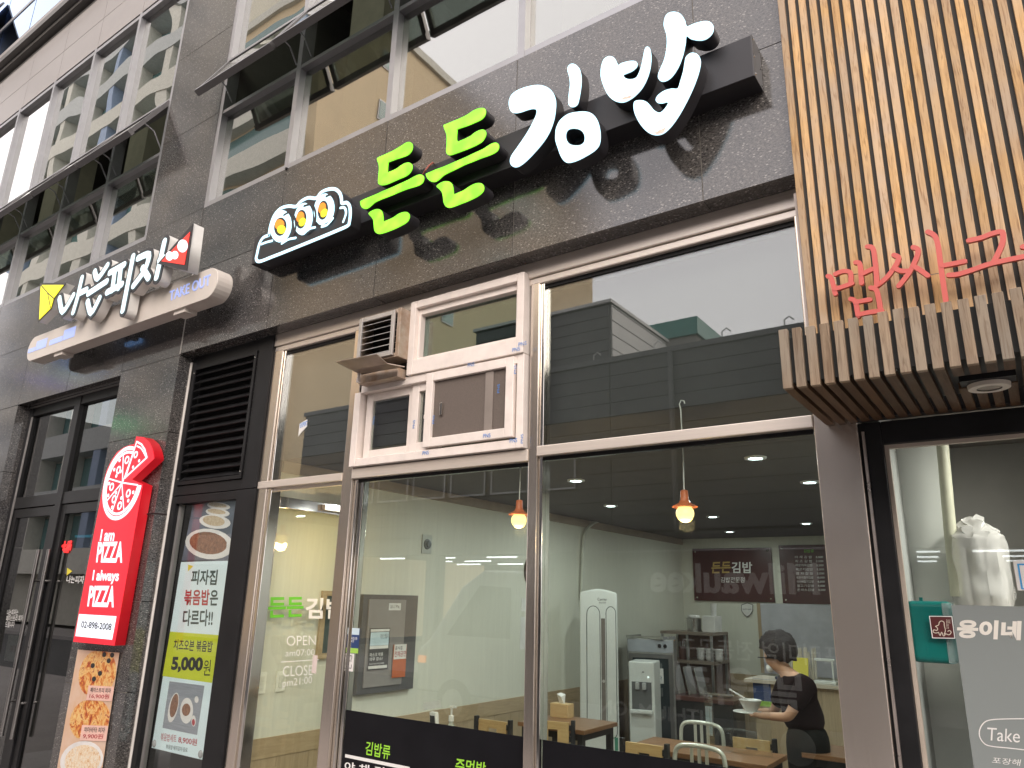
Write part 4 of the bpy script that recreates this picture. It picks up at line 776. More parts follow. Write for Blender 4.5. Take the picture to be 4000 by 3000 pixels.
M_FROST = film('frosted_film', (.27,.30,.295), .84, .5)
fl0, fl1, fl2 = P(*rz2(862,338), .2), P(*rz2(915,1659), .2), P(4000, 2370, .2)
obj('frosted_film', B().box(fl0.x, 2.39, .1998, .2012, GZ+.21, fl0.z), M_FROST, np_)
YV = .1985
textp('웅이네', rz2(905,605), rz2(1425,625), rz2(915,455), YV, mat('cream_vinyl', (.80,.77,.70), .5), np_, bold=.05)
textp('Take Out', rz2(1150,1435), rz2(1700,1475), rz2(1155,1330), YV, M_WHITE, np_); textp('포장해 가세요', rz2(1190,1620), rz2(1700,1670), rz2(1200,1570), YV, M_WHITE, np_)
pa = [(1480,1260),(1300,1262),(1180,1270),(1125,1295),(1093,1350),(1095,1410),(1135,1465),(1200,1485),(1320,1497),(1480,1515)]
q = catmull([((p := P(*rz2(*a), YV)).x, p.z) for a in pa], 4, False); outline('printed_capsule', [stroke_pts(q, .0035, 3)], YV-.0005, .0006, M_WHITE, np_, smooth=0, px=False)
cd = P(*rz2(1365,0), .2); obj('sticker', B().box(cd.x, cd.x+.14, .1985, .2005, P(*rz2(1390,220), .2).z, cd.z+.01), M_PAPER, np_)
obj('sticker', B().box(cd.x+.012, cd.x+.128, .1972, .1980, P(*rz2(1390,210), .2).z, cd.z-.002), mat('azure_print', (.05,.35,.75), .5), np_); obj('sticker', B().box(cd.x+.018, cd.x+.122, .1960, .1968, P(*rz2(1390,203), .2).z, cd.z-.008), M_PAPER, np_)
# round brown badge with a cockerel line drawing
bd = [rz2(712,605), rz2(892,608), rz2(868,432), rz2(686,430)]
M_MAROON = mat('maroon_print', (.09,.018,.018), .45)
bq = pq(bd, YV); obj('badge', B().prism(bq, YV-.001, YV), M_MAROON, np_)
for k, (a, b) in enumerate(zip(bq, bq[1:]+bq[:1])): outline('badge_edge', [stroke_pts([a, b], .0028, 3)], YV-.0022-.0003*k, .0003, M_WHITE, np_, smooth=0, px=False)
M_LINE = mat('cream_print', (.70,.62,.52), .5)
strokes(np_, 'line_drawing', rz2, [[(735,512),(760,500),(765,480),(782,468),(803,478),(806,505),(815,545),(805,575)], [(735,512),(752,528),(745,545),(722,540),(716,555),(735,566),(760,560)], [(760,560),(772,585),(785,560),(800,590),(815,575)], [(815,570),(845,580),(862,560),(848,545),(835,552)]], .0028, YV-.0035, .0004, M_LINE, 4, .0004)
textp('웅이네\n맛집', rz2(822,530), rz2(855,530), rz2(820,455), YV-.003, M_LINE, np_)
# inside the neighbour's shop
rm = thing('neighbour_interior', 'pale plastered walls inside the right hand shop window', 'room', (.8, 1.2, GZ))
obj('wall', B().box(-.54, 3.0, 1.6, 1.7, GZ, 2.7), mat('nb_wall', (.52,.50,.46), .8, vs=2), rm); obj('wall', B().box(-.56, -.50, .27, 1.7, GZ, 2.7), mat('nb_wall2', (.46,.47,.45), .8, vs=2), rm)
obj('ceiling', B().box(-.56, 3.0, .27, 1.7, 2.5, 2.6), mat('nb_ceiling', (.25,.23,.21), .9), rm); obj('wall', B().box(.20, .24, .75, 1.6, GZ, 2.5), mat('nb_dark', (.22,.18,.14), .7), rm)
obj('wall', B().box(-.499, P(3695,1900,.72).x, .72, .76, GZ, 2.5), mat('nb_wall3', (.72,.73,.69), .8, vs=2), rm)
obj('counter', B().box(-.3, 1.2, .55, 1.2, GZ, P(3800,2365,.55).z), mat('nb_counter', (.30,.28,.25), .6), rm)
obj('pipe', B().tube([P(3738,2330,.64), P(3710,2060,.64), P(3678,1700,.64)], .026, 12), mat('pipe_cream', (.56,.55,.42), .5), rm, smooth=True)
gb = thing('green_dispenser', 'teal plastic box under clear film behind the right shop window', 'box', P(3645,2595,.25))
g0, g1 = P(*rz2(548,800), .235), P(*rz2(860,310), .235)
obj('case', B().box(g0.x, g1.x, .225, .33, g0.z, g1.z), mat('teal_plastic', (.0,.17,.155), .35), gb, bev=.022, seg=4)
obj('clip', B().box(g0.x+.05, g0.x+.062, .26, .28, g1.z-.005, g1.z+.014), mat('teal_plastic', (.0,.17,.155), .35), gb)
obj('film_wrap', B().box(g1.x-.034, g1.x+.008, .2215, .2235, g0.z+.004, g1.z-.006), film('clear_film', (.5,.6,.6), .35, .15), gb)
nl = bpy.data.lights.new('lamp_light', 'AREA'); nl.shape = 'DISK'; nl.size = .3; nl.energy = 22/(2**EXPO); nl.color = (1,.97,.9); nlo = bpy.data.objects.new('lamp_light', nl); COL.objects.link(nlo); nlo.location = (.35, .45, 2.47); nlo.parent = rm; nlo.matrix_parent_inverse = rm.matrix_basis.inverted()
obj('ceiling_lamp', B().lathe((.35,.45,2.48), [(.16,0),(.17,.018)], 24), emit('lamp_disc', (1,.97,.9), 3), rm)
bagp = P(3815,2180,.66)
bgt = thing('cup_bag', 'white paper cups in a translucent plastic bag on the right shop counter', 'bag', (bagp.x, .6, P(3800,2365,.55).z))
cz = P(3800,2365,.55).z
from mathutils import noise as mnoise
prof = catmull([(.112,0),(.122,.05),(.118,.12),(.122,.20),(.120,.27),(.112,.305),(.085,.335),(.055,.365),(.022,.395)], 4, False)
bm_ = B().lathe((bagp.x, .70, cz), prof, 44); bm_.v = [(x+.010*mnoise.noise(Vector((x*45,y*45,z*9)))+(.022 if z > cz+.29 else 0)*mnoise.noise(Vector((x*40,3,z*45))), y+.010*mnoise.noise(Vector((x*45+9,y*45,z*9))), z+(.020 if z > cz+.29 else .003)*mnoise.noise(Vector((x*35,y*35+5,z*20)))) for x, y, z in bm_.v]
obj('bag_film', bm_, film('bag_plastic', (.70,.68,.65), .55, .18), bgt, smooth=True)
for k, dx in enumerate((-.068, 0, .068)): obj('cup_stack', B().lathe((bagp.x+dx, .70, cz+.002), [(.030,0),(.036,.03),(.032,.031),(.036,.07),(.032,.071),(.036,.12),(.032,.121),(.036,.17),(.032,.171),(.036,.25)], 16), M_PAPER, bgt)
# ---------------------------------------------------------------- restaurant room
M_WALLP = mat('wallpaper', (.68,.67,.575), .8, var=.05, vs=5, stretch=(8,8,.3)); wood('oak_laminate', (.36,.27,.17), (.48,.37,.24), 'Z', .5, rnd=.06); wood('oak_rail', (.38,.28,.17), (.50,.38,.24), 'Y', .5, rnd=.05)
M_CEIL = mat('ceiling_paint', (.085,.076,.07), .85); M_FLOOR = mat('floor_tile', (.20,.17,.15), .35, vs=2)
struct('restaurant_floor', B().box(-4.88, -.58, .25, 8.5, GZ-.05, GZ), M_FLOOR)
WL, WT, CZ, YBK = -4.80, .58, 2.60, 8.40
lw = struct('restaurant_side_wall', B().box(WL-.08, WL, .26, 8.5, GZ, 3.6), M_WALLP)
bw = struct('restaurant_back_wall', B().box(WL, -.60, YBK, YBK+.1, GZ, 3.6), M_WALLP)
struct('restaurant_right_wall', B().box(-.60, -.575, .262, 8.5, GZ, 3.6), mat('room_white', (.62,.62,.58), .8))
struct('restaurant_ceiling', B().box(WL, -.60, .32, YBK, CZ, CZ+.06), M_CEIL)
struct('restaurant_bulkhead', B().box(WL, -.60, .30, .319, CZ, 3.60), mat('bulkhead_grey', (.05,.05,.052), .8))
for i in range(27):
    y = .27+i*.3; obj('wainscot_board', B().box(WL, WL+.009, y+.002, min(y+.298, YBK), GZ+.002, WT-.14), MATS['oak_laminate'], lw)
obj('wainscot_rail', B().box(WL, WL+.014, .27, YBK, WT-.138, WT), MATS['oak_rail'], lw, bev=.002)
for i in range(13):
    x = WL+.015+i*.31; obj('wainscot_board', B().box(x+.002, min(x+.308, -.61), YBK-.009, YBK, GZ+.002, WT-.14), MATS['oak_laminate'], bw)
obj('wainscot_rail', B().box(WL+.015, -.61, YBK-.014, YBK, WT-.138, WT), MATS['oak_rail'], bw)
obj('cornice_strip', B().box(WL, WL+.03, .33, YBK, CZ-.09, CZ-.001), mat('cove_tan', (.38,.31,.24), .7), lw)
# ---- lamps
def downlight(x, y, label, e=13.0):
    t = thing('ceiling_downlight', label, 'light', (x, y, CZ-.012), 'downlights in the restaurant ceiling')
    obj('rim', B().lathe((x, y, CZ-.012), [(.050,0),(.075,0),(.078,.012)], 24, cap=False), mat('lamp_white', (.7,.7,.7), .4), t); obj('lens', B().lathe((x, y, CZ-.010), [(.001,0),(.0495,0),(.0495,.006)], 24), emit('cool_lamp', (.80,.97,1.0), 14), t)
    l = bpy.data.lights.new('lamp_light', 'AREA'); l.shape = 'DISK'; l.size = .10; l.energy = e/(2**EXPO)*1.6; l.color = (.95,1.0,.99); lo = bpy.data.objects.new('lamp_light', l); COL.objects.link(lo); lo.location = (x, y, CZ-.02); lo.parent = t; lo.matrix_parent_inverse = t.matrix_basis.inverted()
for x, y, lb in ((-1.54,1.87,'lit round downlight highest in the right lower pane'),(-1.48,3.14,'lit downlight beside the steel pillar, below the highest one'),(-3.13,5.34,'lit downlight just right of the nearer pendant lamp'),(-2.34,6.5,'lit downlight above the price board'),(-3.2,2.2,'downlight hidden behind the window mullion'),(-3.75,3.9,'downlight over the side wall near the air conditioner'),(-3.6,7.3,'downlight hidden above the back corner')):
    downlight(x, y, lb, 17 if y < 3 else (8 if y < 6 else 5))
def pendant(x, y, zb, zt_, label, hook=True):
    t = thing('pendant_lamp', label, 'lamp', (x, y, zb-.05), 'pendant lamps along the window')
    M_OR = mat('orange_enamel', (.62,.16,.06), .35)
    obj('shade', B().lathe((x, y, zb+.03), [(.022,0),(.064,.0),(.066,.004),(.03,.022),(.021,.04),(.019,.085),(.008,.09)], 22), M_OR, t, smooth=True)
    obj('bulb', B().lathe((x, y, zb), [(.001,-.046),(.018,-.043),(.034,-.032),(.044,-.014),(.046,.0),(.042,.018),(.030,.034),(.02,.04)], 20), emit('warm_bulb', (1.0,.72,.24), 2.4), t, smooth=True)
    w_ = [(x, y, zb+.12), (x+.003, y, zb+.3), (x, y, zt_)]+([(x-.006, y, zt_+.03), (x+.004, y, zt_+.05), (x+.02, y, zt_+.045), (x+.024, y, zt_+.03)] if hook else [])
    obj('cord', B().tube(w_, .0035, 6), mat('white_cord', (.70,.70,.70), .5), t)
    l = bpy.data.lights.new('lamp_light', 'POINT'); l.energy = 7/(2**EXPO)*1.6; l.color = (1.0,.72,.36); l.shadow_soft_size = .045; lo = bpy.data.objects.new('lamp_light', l); COL.objects.link(lo); lo.location = (x, y, zb-.055); lo.parent = t; lo.matrix_parent_inverse = t.matrix_basis.inverted()
q = P(2676, 2005, .285); pendant(q.x, .285, q.z, P(2655, 1600, .285).z, 'lit orange pendant lamp hanging in the middle of the right pane')
pendant(-4.29, .70, 2.03, CZ-.02, 'added pendant lamp by the open door, hidden by the post, mirrored in the door glass', False)  # unseen lamp, added to warm the wall by the door
q = P(2027, 2032, .285); pendant(q.x, .285, q.z, CZ-.02, 'lit orange pendant lamp beside the centre mullion', False)
# ---- things on the side wall
def wx(bl, br, tl, X, t, mt, parent=None, name='panel', grow=True):
    a, b, c = PX(*bl, X), PX(*br, X), PX(*tl, X); return obj(name, B().box(X, X+t, min(a.y, c.y), max(b.y, a.y+.01), min(a.z, b.z), c.z), mt, parent)
ep = thing('electric_panel', 'grey steel electrical cabinet on the restaurant side wall', 'cabinet', (WL, 1.5, .82))
obj('frame', B().box(WL, WL+.05, 1.28, 1.97, .80, 1.60), mat('cabinet_dark', (.09,.088,.09), .5), ep, bev=.004); pd = obj('door', B().box(WL+.051, WL+.062, 1.34, 1.80, .85, 1.56), mat('cabinet_grey', (.26,.24,.23), .5), ep, bev=.003)
obj('label', B().box(WL+.0625, WL+.064, 1.58, 1.73, 1.47, 1.53), M_PAPER, pd); text3('LB1-7 PNL', (WL+.0648, 1.595, 1.487), (WL+.0648, 1.715, 1.487), (0, 0, .028), M_INK, pd)
pm = thing('mask_notice', 'black and white face mask notice on the grey electrical cabinet', 'poster', (WL+.07, 1.5, .95))
Xm = WL+.068
a, b, c = PX(*zt(575,540), Xm), PX(*zt(770,530), Xm), PX(*zt(612,133), Xm)
def wq(u, v): return (Xm, a.y+(b.y-a.y)*u, a.z+(c.z-a.z)*v)
def wcard(par, n, u0, u1, v0, v1, k, mt): p, q = wq(u0, v0), wq(u1, v1); return obj(n, B().box(Xm+.0009*k, Xm+.0009*k+.0007, p[1], q[1], p[2], q[2]), mt, par)
def wtext(par, s, u0, u1, v0, v1, k, mt, bold=.01): p, q, r_ = wq(u0, v0), wq(u1, v0), wq(u0, v1); e = Vector((.0009*k, 0, 0)); text3(s, Vector(p)+e, Vector(q)+e, Vector(r_)-Vector(p), mt, par, bold=bold)
wcard(pm, 'sheet', 0, 1, 0, 1, 0, mat('notice_dark', (.05,.05,.05), .5)); wcard(pm, 'printed_band', .04, .96, .58, .90, 1, M_PALE); wcard(pm, 'printed_band', .04, .96, .50, .575, 1, M_PAPER); wcard(pm, 'printed_band', .04, .96, .03, .10, 1, M_PAPER); wcard(pm, 'printed_band', .03, .97, .915, .975, 1, M_PAPER)
wtext(pm, '마스크 착용', .07, .72, .32, .41, 2, M_WHITE); wtext(pm, '의무 장소!', .07, .70, .22, .30, 2, M_WHITE); wtext(pm, 'FACE MASK REQUIRED', .07, .80, .125, .165, 2, M_WHITE, 0)
wtext(pm, '착용 안 했을 때', .52, .93, .74, .86, 2, M_INK, 0)
pr = thing('orange_notice', 'orange and white restaurant notice beside the mask notice', 'poster', (WL+.07, 1.75, .9))
a, b, c = PX(*zt(808,610), Xm), PX(*zt(935,618), Xm), PX(*zt(828,290), Xm)
wcard(pr, 'sheet', 0, 1, 0, 1, 3, mat('orange_paper', (.52,.12,.03), .5)); wcard(pr, 'printed_band', .05, .97, .55, 1.0, 4, M_PAPER); wtext(pr, '음식점', .12, .65, .83, .95, 5, M_INK); wtext(pr, '전체금연', .08, .95, .62, .80, 5, M_REDI)
cc = thing('square_wall_vent', 'small square white fitting with round lens high on the side wall', 'fitting', (WL+.02, 1.98, 1.98))
a = PX(1665, 2126, WL); obj('plate', B().box(WL, WL+.012, a.y-.07, a.y+.07, a.z-.09, a.z+.09), mat('fitting_plate', (.50,.51,.46), .5), cc, bev=.004)
obj('lens', B().lathe((WL+.012, a.y, a.z), [(.05,0),(.045,.012),(.03,.014),(.028,.03),(.012,.034)], 18, 'X'), mat('lens_grey', (.16,.17,.17), .25), cc, smooth=True)
for lb, bl, br, tl in (('light switch nearest the door hinge on the pale wall', do(1360,858), do(1468,850), do(1390,628)), ('light switch under the CLOSE lettering on the pale wall', do(1585,835), do(1680,825), do(1605,615))):
    t = thing('light_switch', lb, 'switch', PX(*bl, WL)); s0 = wx(bl, br, tl, WL, .012, mat('switch_cream', (.80,.79,.70), .4), t, 'plate')
    a, b, c = PX(*bl, WL), PX(*br, WL), PX(*tl, WL); yc, w_ = (a.y+b.y)/2, (b.y-a.y); zc2 = (a.z+c.z)/2; hh = c.z-a.z
    obj('rocker', B().box(WL+.0125, WL+.017, yc-w_*.28, yc+w_*.28, zc2-hh*.30, zc2-.002).box(WL+.0125, WL+.016, yc-w_*.28, yc+w_*.28, zc2+.002, zc2+hh*.30), mat('switch_rocker', (.70,.69,.60), .35), t)
fb = thing('framed_board', 'oak framed dark board on the side wall beside the door lettering', 'frame', (WL+.02, .95, 1.05))
a, b = PX(*do(2030,480), WL), PX(*do(2090,60), WL); y0_ = a.y-.01
obj('frame', B().box(WL, WL+.025, y0_, y0_+.045, a.z, 1.62).box(WL, WL+.025, y0_+.046, y0_+.30, a.z, a.z+.04).box(WL, WL+.025, y0_+.046, y0_+.30, 1.58, 1.62), MATS['oak_rail'], fb); obj('sheet', B().box(WL, WL+.01, y0_+.046, y0_+.30, a.z+.041, 1.579), mat('slate_green', (.05,.075,.075), .4), fb)
ck = thing('wall_clock', 'round wall clock half hidden by the centre mullion', 'clock', (WL+.02, 3.75, 1.72))
q = PX(2082, 2232, WL); obj('rim', B().lathe((WL, q.y, q.z), [(.19,0),(.19,.03),(.165,.035),(.16,.02)], 30, 'X'), mat('clock_brown', (.10,.06,.04), .4), ck, smooth=True); obj('dial', B().lathe((WL+.021, q.y, q.z), [(.158,0),(.158,.001)], 30, 'X'), M_PAPER, ck)
obj('hand', B().box(WL+.0225, WL+.024, q.y-.10, q.y+.004, q.z-.006, q.z+.006).box(WL+.0242, WL+.0255, q.y-.004, q.y+.004, q.z, q.z+.12), M_INK, ck)
for lb, bl, br, tl in (('small framed notice above the paper list by the mullion', (2036,2388), (2070,2388), (2038,2338)), ('narrow paper price list on the side wall by the mullion', (2030,2535), (2062,2535), (2042,2410))):
    t = wx(bl, br, tl, WL, .004, M_PAPER, None, 'wall_notice'); tag(t, lb, 'notice')
pi = [(2270,2338),(2275,2150),(2282,2090),(2300,2057),(2335,2035),(2400,2032),(2480,2050),(2560,2075),(2640,2100)]
tag(obj('coolant_pipe', B().tube(catmull([tuple(PX(*zm(2100,1650,.5425,[(a, b)])[0], WL+.035)) for a, b in ((315,1265),(322,1050),(330,850),(345,790),(372,748),(430,712),(520,705),(600,718),(760,760),(900,795),(1010,812))], 3, False), .022, 8), mat('pipe_wrap', (.60,.60,.52), .6), smooth=True), 'white wrapped coolant pipe bending along the side wall above the air conditioner', 'pipe')
# ---- standing air conditioner
ac = thing('air_conditioner', 'tall white standing air conditioner with two long oval outlines', 'air conditioner', (0, 0, 0))
M_ACW = mat('ac_white', (.74,.75,.71), .35, var=.03)
hw, H_ = .215, 1.93
top = [(-hw, 0), (-hw, H_-.05)]+[(-hw+2*hw*i/10, H_-.05+.045*math.sin(math.pi*i/10)) for i in range(1, 10)]+[(hw, H_-.05), (hw, 0)]
obj('body', B().prism(top, -.17, .17), M_ACW, ac, bev=.018, seg=3)
def pill(x0, x1, z0, z1, n=8):
    r_ = (x1-x0)/2; c_ = (x0+x1)/2; return [(c_+r_*math.cos(t), z1-r_+r_*1.2*math.sin(t)) for t in (math.pi*i/n for i in range(n+1))]+[(c_+r_*math.cos(t), z0+r_+r_*1.2*math.sin(t)) for t in (math.pi+math.pi*i/n for i in range(n+1))]
for x0, x1 in ((-.135, .015), (.085, .195)):
    pp = pill(x0, x1, .36, 1.72); outline('outline_groove', [stroke_pts(pp+[pp[0]], .007, 2)], -.1722, .002, mat('groove_dark', (.03,.04,.035), .5), ac, smooth=0, px=False); outline('air_panel', [pill(x0+.006, x1-.006, .37, 1.71)], -.1745, .004, M_ACW, ac, smooth=0, px=False)
obj('display_strip', B().box(.028, .074, -.1735, -.1705, .50, 1.60), mat('ac_taupe', (.20,.17,.15), .4), ac); obj('button_ring', B().lathe((.051, -.1737, .93), [(.017,0),(.017,.002),(.011,.002),(.011,0)], 16, 'Y'), mat('ac_ring', (.5,.48,.44), .4), ac)
text3('Carrier', (-.01, -.1735, 1.795), (.10, -.1735, 1.795), (0, 0, .03), M_INK, ac); text3('Klarwind', (.01, -.1735, 1.765), (.085, -.1735, 1.765), (0, 0, .016), M_INK, ac)
obj('energy_label', B().box(.165, .20, -.1735, -.1715, .23, .36), mat('energy_green', (.08,.30,.20), .5), ac)
ac.location = (-4.30, 4.62, GZ); ac.rotation_euler = (0, 0, rad(27))
# ---- water dispenser
wp = thing('water_dispenser', 'white water dispenser standing beside the air conditioner', 'dispenser', (0, 0, 0))
obj('body', B().box(-.15, .15, -.19, .20, 0, 1.12), M_ACW, wp, bev=.015, seg=3); obj('recess', B().box(-.115, .115, -.192, -.1905, .60, .90), mat('recess_grey', (.13,.13,.13), .5), wp)
for x in (-.045, .035): obj('tap', B().box(x-.022, x+.022, -.235, -.193, .82, .895), mat('tap_grey', (.45,.45,.44), .3), wp, bev=.006)
obj('drip_tray', B().box(-.125, .125, -.27, -.191, .57, .605), M_ACW, wp, bev=.006); obj('logo', B().prism([(0,.99),(.02,1.02),(.035,1.00),(.015,1.005)], -.1925, -.1905), M_INK, wp); obj('lamp', B().lathe((.08,-.1905,.955), [(.012,0),(.010,.003)], 12, 'Y'), emit('indicator_white', (.9,1,1), 1.0), wp)
obj('note', B().box(-.1515, -.1503, -.12, .02, .70, .93), M_PAPER, wp); obj('note', B().box(-.1525, -.1516, -.10, .0, .86, .92), M_YEL, wp)
wp.location = (-4.02, 5.22, GZ); wp.rotation_euler = (0, 0, rad(14))
# ---- cup steriliser cabinet
cs = thing('cup_cabinet', 'steel cup steriliser cabinet with dark glass door behind the water dispenser', 'cabinet', (0, 0, 0))
M_SS = mat('cabinet_steel', (.42,.42,.41), .35, metal=.8)
obj('body', B().box(-.30, .30, -.21, .24, 0, 1.33), M_SS, cs, bev=.006); d_ = obj('door', B().frame(-.28, .28, .12, 1.15, .05, -.235, -.2105), mat('door_steel', (.20,.20,.20), .35, metal=.7), cs)
obj('pane', B().box(-.23, .23, -.226, -.222, .17, 1.10), mat('smoke_glass', (.02,.035,.04), .08), d_); obj('control_band', B().box(-.29, .29, -.216, -.2105, 1.17, 1.32), mat('band_grey', (.40,.42,.46), .4), cs)
obj('knob', B().lathe((.12,-.216,1.25), [(.025,0),(.02,.02)], 12, 'Y'), M_DARK, cs); obj('knob', B().lathe((.19,-.216,1.25), [(.025,0),(.02,.02)], 12, 'Y'), M_DARK, cs)
s_ = obj('sign', B().box(-.18, .16, -.2285, -.2265, .80, .98), M_PAPER, cs); text3('물은 셀프\n(Self) 입니다', (-.09,-.2293,.83), (.14,-.2293,.83), (0,0,.12), M_NAVY, cs, bold=.01)
for z in (.45, .70, .99):
    for x in (-.12, -.04, .04, .12): obj('cup', B().box(x-.027, x+.027, -.2277, -.2265, z-.05, z+.05), mat('cup_dim', (.10,.12,.12), .3), cs)
cs.location = (-4.34, 6.15, GZ); cs.rotation_euler = (0, 0, rad(18))
tag(obj('steel_tray', B().box(-4.60, -4.12, 5.96, 6.36, 1.131, 1.150).box(-4.62,-4.60,5.95,6.37,1.131,1.165).box(-4.12,-4.10,5.95,6.37,1.131,1.165).box(-4.60,-4.12,5.94,5.96,1.131,1.165), mat('tray_steel', (.55,.55,.54), .25, metal=.9)), 'steel serving tray lying on the cup cabinet', 'tray')
# ---- corner shelf with crockery
sh = thing('corner_shelf', 'open corner shelf unit with steel post and wooden boards', 'shelf', (-4.2, 7.3, GZ))
M_SHW = mat('shelf_board', (.26,.21,.17), .5)
for z in (.22, .78, 1.16): obj('shelf_board', B().box(-4.62, -3.84, 7.05, 7.65, z, z+.04), M_SHW, sh)
for x, y in ((-4.60,7.07),(-4.22,7.07),(-3.87,7.07),(-3.87,7.62),(-4.6,7.62)): obj('post', B().box(x-.015, x+.015, y-.015, y+.015, GZ, 1.16 if x != -4.22 else 1.16), M_SS, sh)
obj('back_board', B().box(-4.62, -3.84, 7.655, 7.67, .22, 1.2), mat('shelf_back', (.22,.15,.12), .6), sh)
for i in range(3): tag(obj('bowl_stack', B().lathe((-4.10+.13*(i % 3), 7.25+.05*(i//3), .82), [(.04,0),(.062,.03),(.05,.031),(.062,.07),(.05,.071),(.062,.11),(.05,.111),(.062,.15),(.06,.16)], 14), M_DISH), ('leftmost','middle','rightmost')[i]+' stack of white bowls on the middle board of the corner shelf', 'bowls', 'stacked white bowls on the shelf')
for i in range(2):
    x = -4.50+i*.15; t = thing('cutlery_pot', ('dark brown cutlery pot at the left on the middle shelf board', 'dark brown cutlery pot nearer the shelf post')[i], 'pot', (x, 7.2, .82)); obj('pot', B().lathe((x,7.2,.82), [(.05,0),(.058,.17),(.05,.17)], 14), mat('pot_brown', (.10,.045,.035), .5), t)
    for k in range(5): a_ = k*1.3; obj('spoon', B().tube([(x+.02*math.cos(a_),7.2+.02*math.sin(a_),.9),(x+.05*math.cos(a_),7.2+.05*math.sin(a_),1.06)], .006, 5), M_SS, t)
tag(obj('steel_pot', B().lathe((-4.20,7.3,1.202), [(.10,0),(.11,.18),(.1,.18),(.095,.05)], 18), mat('pot_steel', (.5,.5,.49), .2, metal=.95), smooth=True), 'steel pot on top of the corner shelf', 'pot')
tag(obj('storage_box', B().box(-4.04, -3.86, 7.2, 7.5, 1.202, 1.42), M_PAPER, bev=.005), 'white box on top of the corner shelf beside the steel pot', 'box')
tag(obj('paper_cup', B().lathe((-3.90,7.3,1.422), [(.035,0),(.045,.17),(.04,.17)], 14), M_DISH, smooth=True), 'white paper cups on the storage box', 'cup')
tag(obj('cloth', B().prismz([(-4.28,7.25),(-4.22,7.2),(-4.14,7.22),(-4.10,7.28),(-4.16,7.33),(-4.25,7.32)], 1.385, 1.425), M_PAPER, bev=.01), 'crumpled white cloth over the steel pot', 'cloth')
sd_ = thing('side_cabinet', 'dark low cabinet with brown top and trays in front of the corner shelf', 'cabinet', (-3.75, 6.3, GZ))
obj('top', B().box(-4.25, -3.25, 6.05, 6.55, .42, .47), mat('brown_top', (.12,.05,.04), .3), sd_, bev=.004); obj('body', B().box(-4.22, -3.28, 6.08, 6.52, GZ, .419), mat('cabinet_black', (.03,.03,.03), .5), sd_); obj('note', B().box(-3.62, -3.54, 6.075, 6.079, .05, .38), M_PALE, sd_)
for i in range(4):
    x = -4.18+i*.15; o = obj('leaning_tray', B().hexa([(x,6.2,.471),(x+.012,6.2,.471),(x+.012,6.45,.471),(x,6.45,.471)], [(x-.07,6.2,.80),(x-.058,6.2,.80),(x-.058,6.45,.80),(x-.07,6.45,.80)]), mat('tray_steel', (.55,.55,.54), .25, metal=.9)); tag(o, ['leftmost','second from the left','third from the left','rightmost'][i]+' steel tray leaning on the dark cabinet', 'tray', 'trays leaning on the dark cabinet')
for i, x in enumerate((-3.60, -3.42)): tag(obj('metal_dish', B().lathe((x,6.3,.471), [(.06,0),(.09,.03),(.08,.03)], 16), M_SS), ('steel dish at the middle of the dark cabinet top','steel dish at the right end of the dark cabinet top')[i], 'dish')
# ---- menu boards on the back wall
def menu(name, lb, x0, x1, z0, z1):
    t = thing(name, lb, 'menu board', ((x0+x1)/2, YBK, z0)); obj('board', B().box(x0, x1, YBK-.03, YBK-.002, z0, z1), mat('menu_maroon', (.060,.012,.012), .35), t)
    for x in (x0+.05, x1-.05):
        for z in (z0+.05, z1-.05): obj('fixing', B().lathe((x, YBK-.030, z), [(.018,0),(.012,.012)], 12, 'Y'), M_CHROME, t)
    return t
YW = YBK-.032
t = menu('red_menu_board', 'dark red board with the restaurant name in gold and white on the back wall', -4.60, -3.34, 1.63, 2.44)
M_GOLD = mat('gold_print', (.45,.30,.08), .5)
mz = lambda a, b: (2600+.3617*a, 2050+.3617*b)
textp('든든', mz(490,525), mz(698,520), mz(500,403), YW, M_GOLD, t, bold=.03); textp('김밥', mz(712,520), mz(935,522), mz(712,400), YW, M_WHITE, t, bold=.02); textp('김밥전문점', mz(595,622), mz(850,622), mz(597,565), YW, M_WHITE, t)
t = menu('price_menu_board', 'dark red price list board nearest the steel pillar', -3.22, -2.2, 1.62, 2.47)
for i, (s_, p_) in enumerate((('야 채 김 밥','3,000'),('치 즈 김 밥','3,500'),('매운어묵김밥','3,500'),('묵은지김밥','3,500'),('참 치 김 밥','3,500'),('묵은지참치김밥','4,000'),('와사비참치김밥','4,000'),('불고기김밥','4,000'),('돈까스김밥','4,000'))):
    dx = i*3.3; y = 362+i*44.3; textp(s_, mz(1395+dx,y), mz(1580+dx,y), mz(1396+dx,y-28), YW, M_WHITE, t); textp(p_, mz(1620+dx,y), mz(1698+dx,y), mz(1621+dx,y-24), YW, M_WHITE, t)
textp('김밥류', mz(1490,300), mz(1600,300), mz(1492,265), YW, M_GRV, t)
wbd = thing('pale_wall_panel', 'pale lavender wall panel with wooden edge behind the person', 'panel', (-3, YBK, .5)); obj('panel', B().box(-3.56, -1.9, YBK-.03, YBK-.016, .62, 1.615), mat('lavender_panel', (.50,.49,.52), .5), wbd); obj('edge', B().box(-3.61, -3.561, YBK-.04, YBK-.016, .62, 1.615), MATS['oak_laminate'], wbd)
sq = [P(*mz(*a), YW) for a in ((812,865),(877,840),(942,862),(940,930),(915,970),(880,998),(845,972),(815,930))]
se = thing('shield_sticker', 'small white shield shaped sticker under the red board', 'sticker', (sq[0].x, YBK, sq[5].z)); outline('edge', [[(p.x, p.z) for p in sq]], YW+.012, .002, M_INK, se, smooth=0, px=False); outline('face', [[(p.x, p.z) for p in sq]], YW+.010, .0015, M_PAPER, se, smooth=0, px=False, off=-.008); textp('GiGA eyes', mz(832,925), mz(922,922), mz(833,905), YW+.008, M_INK, se)
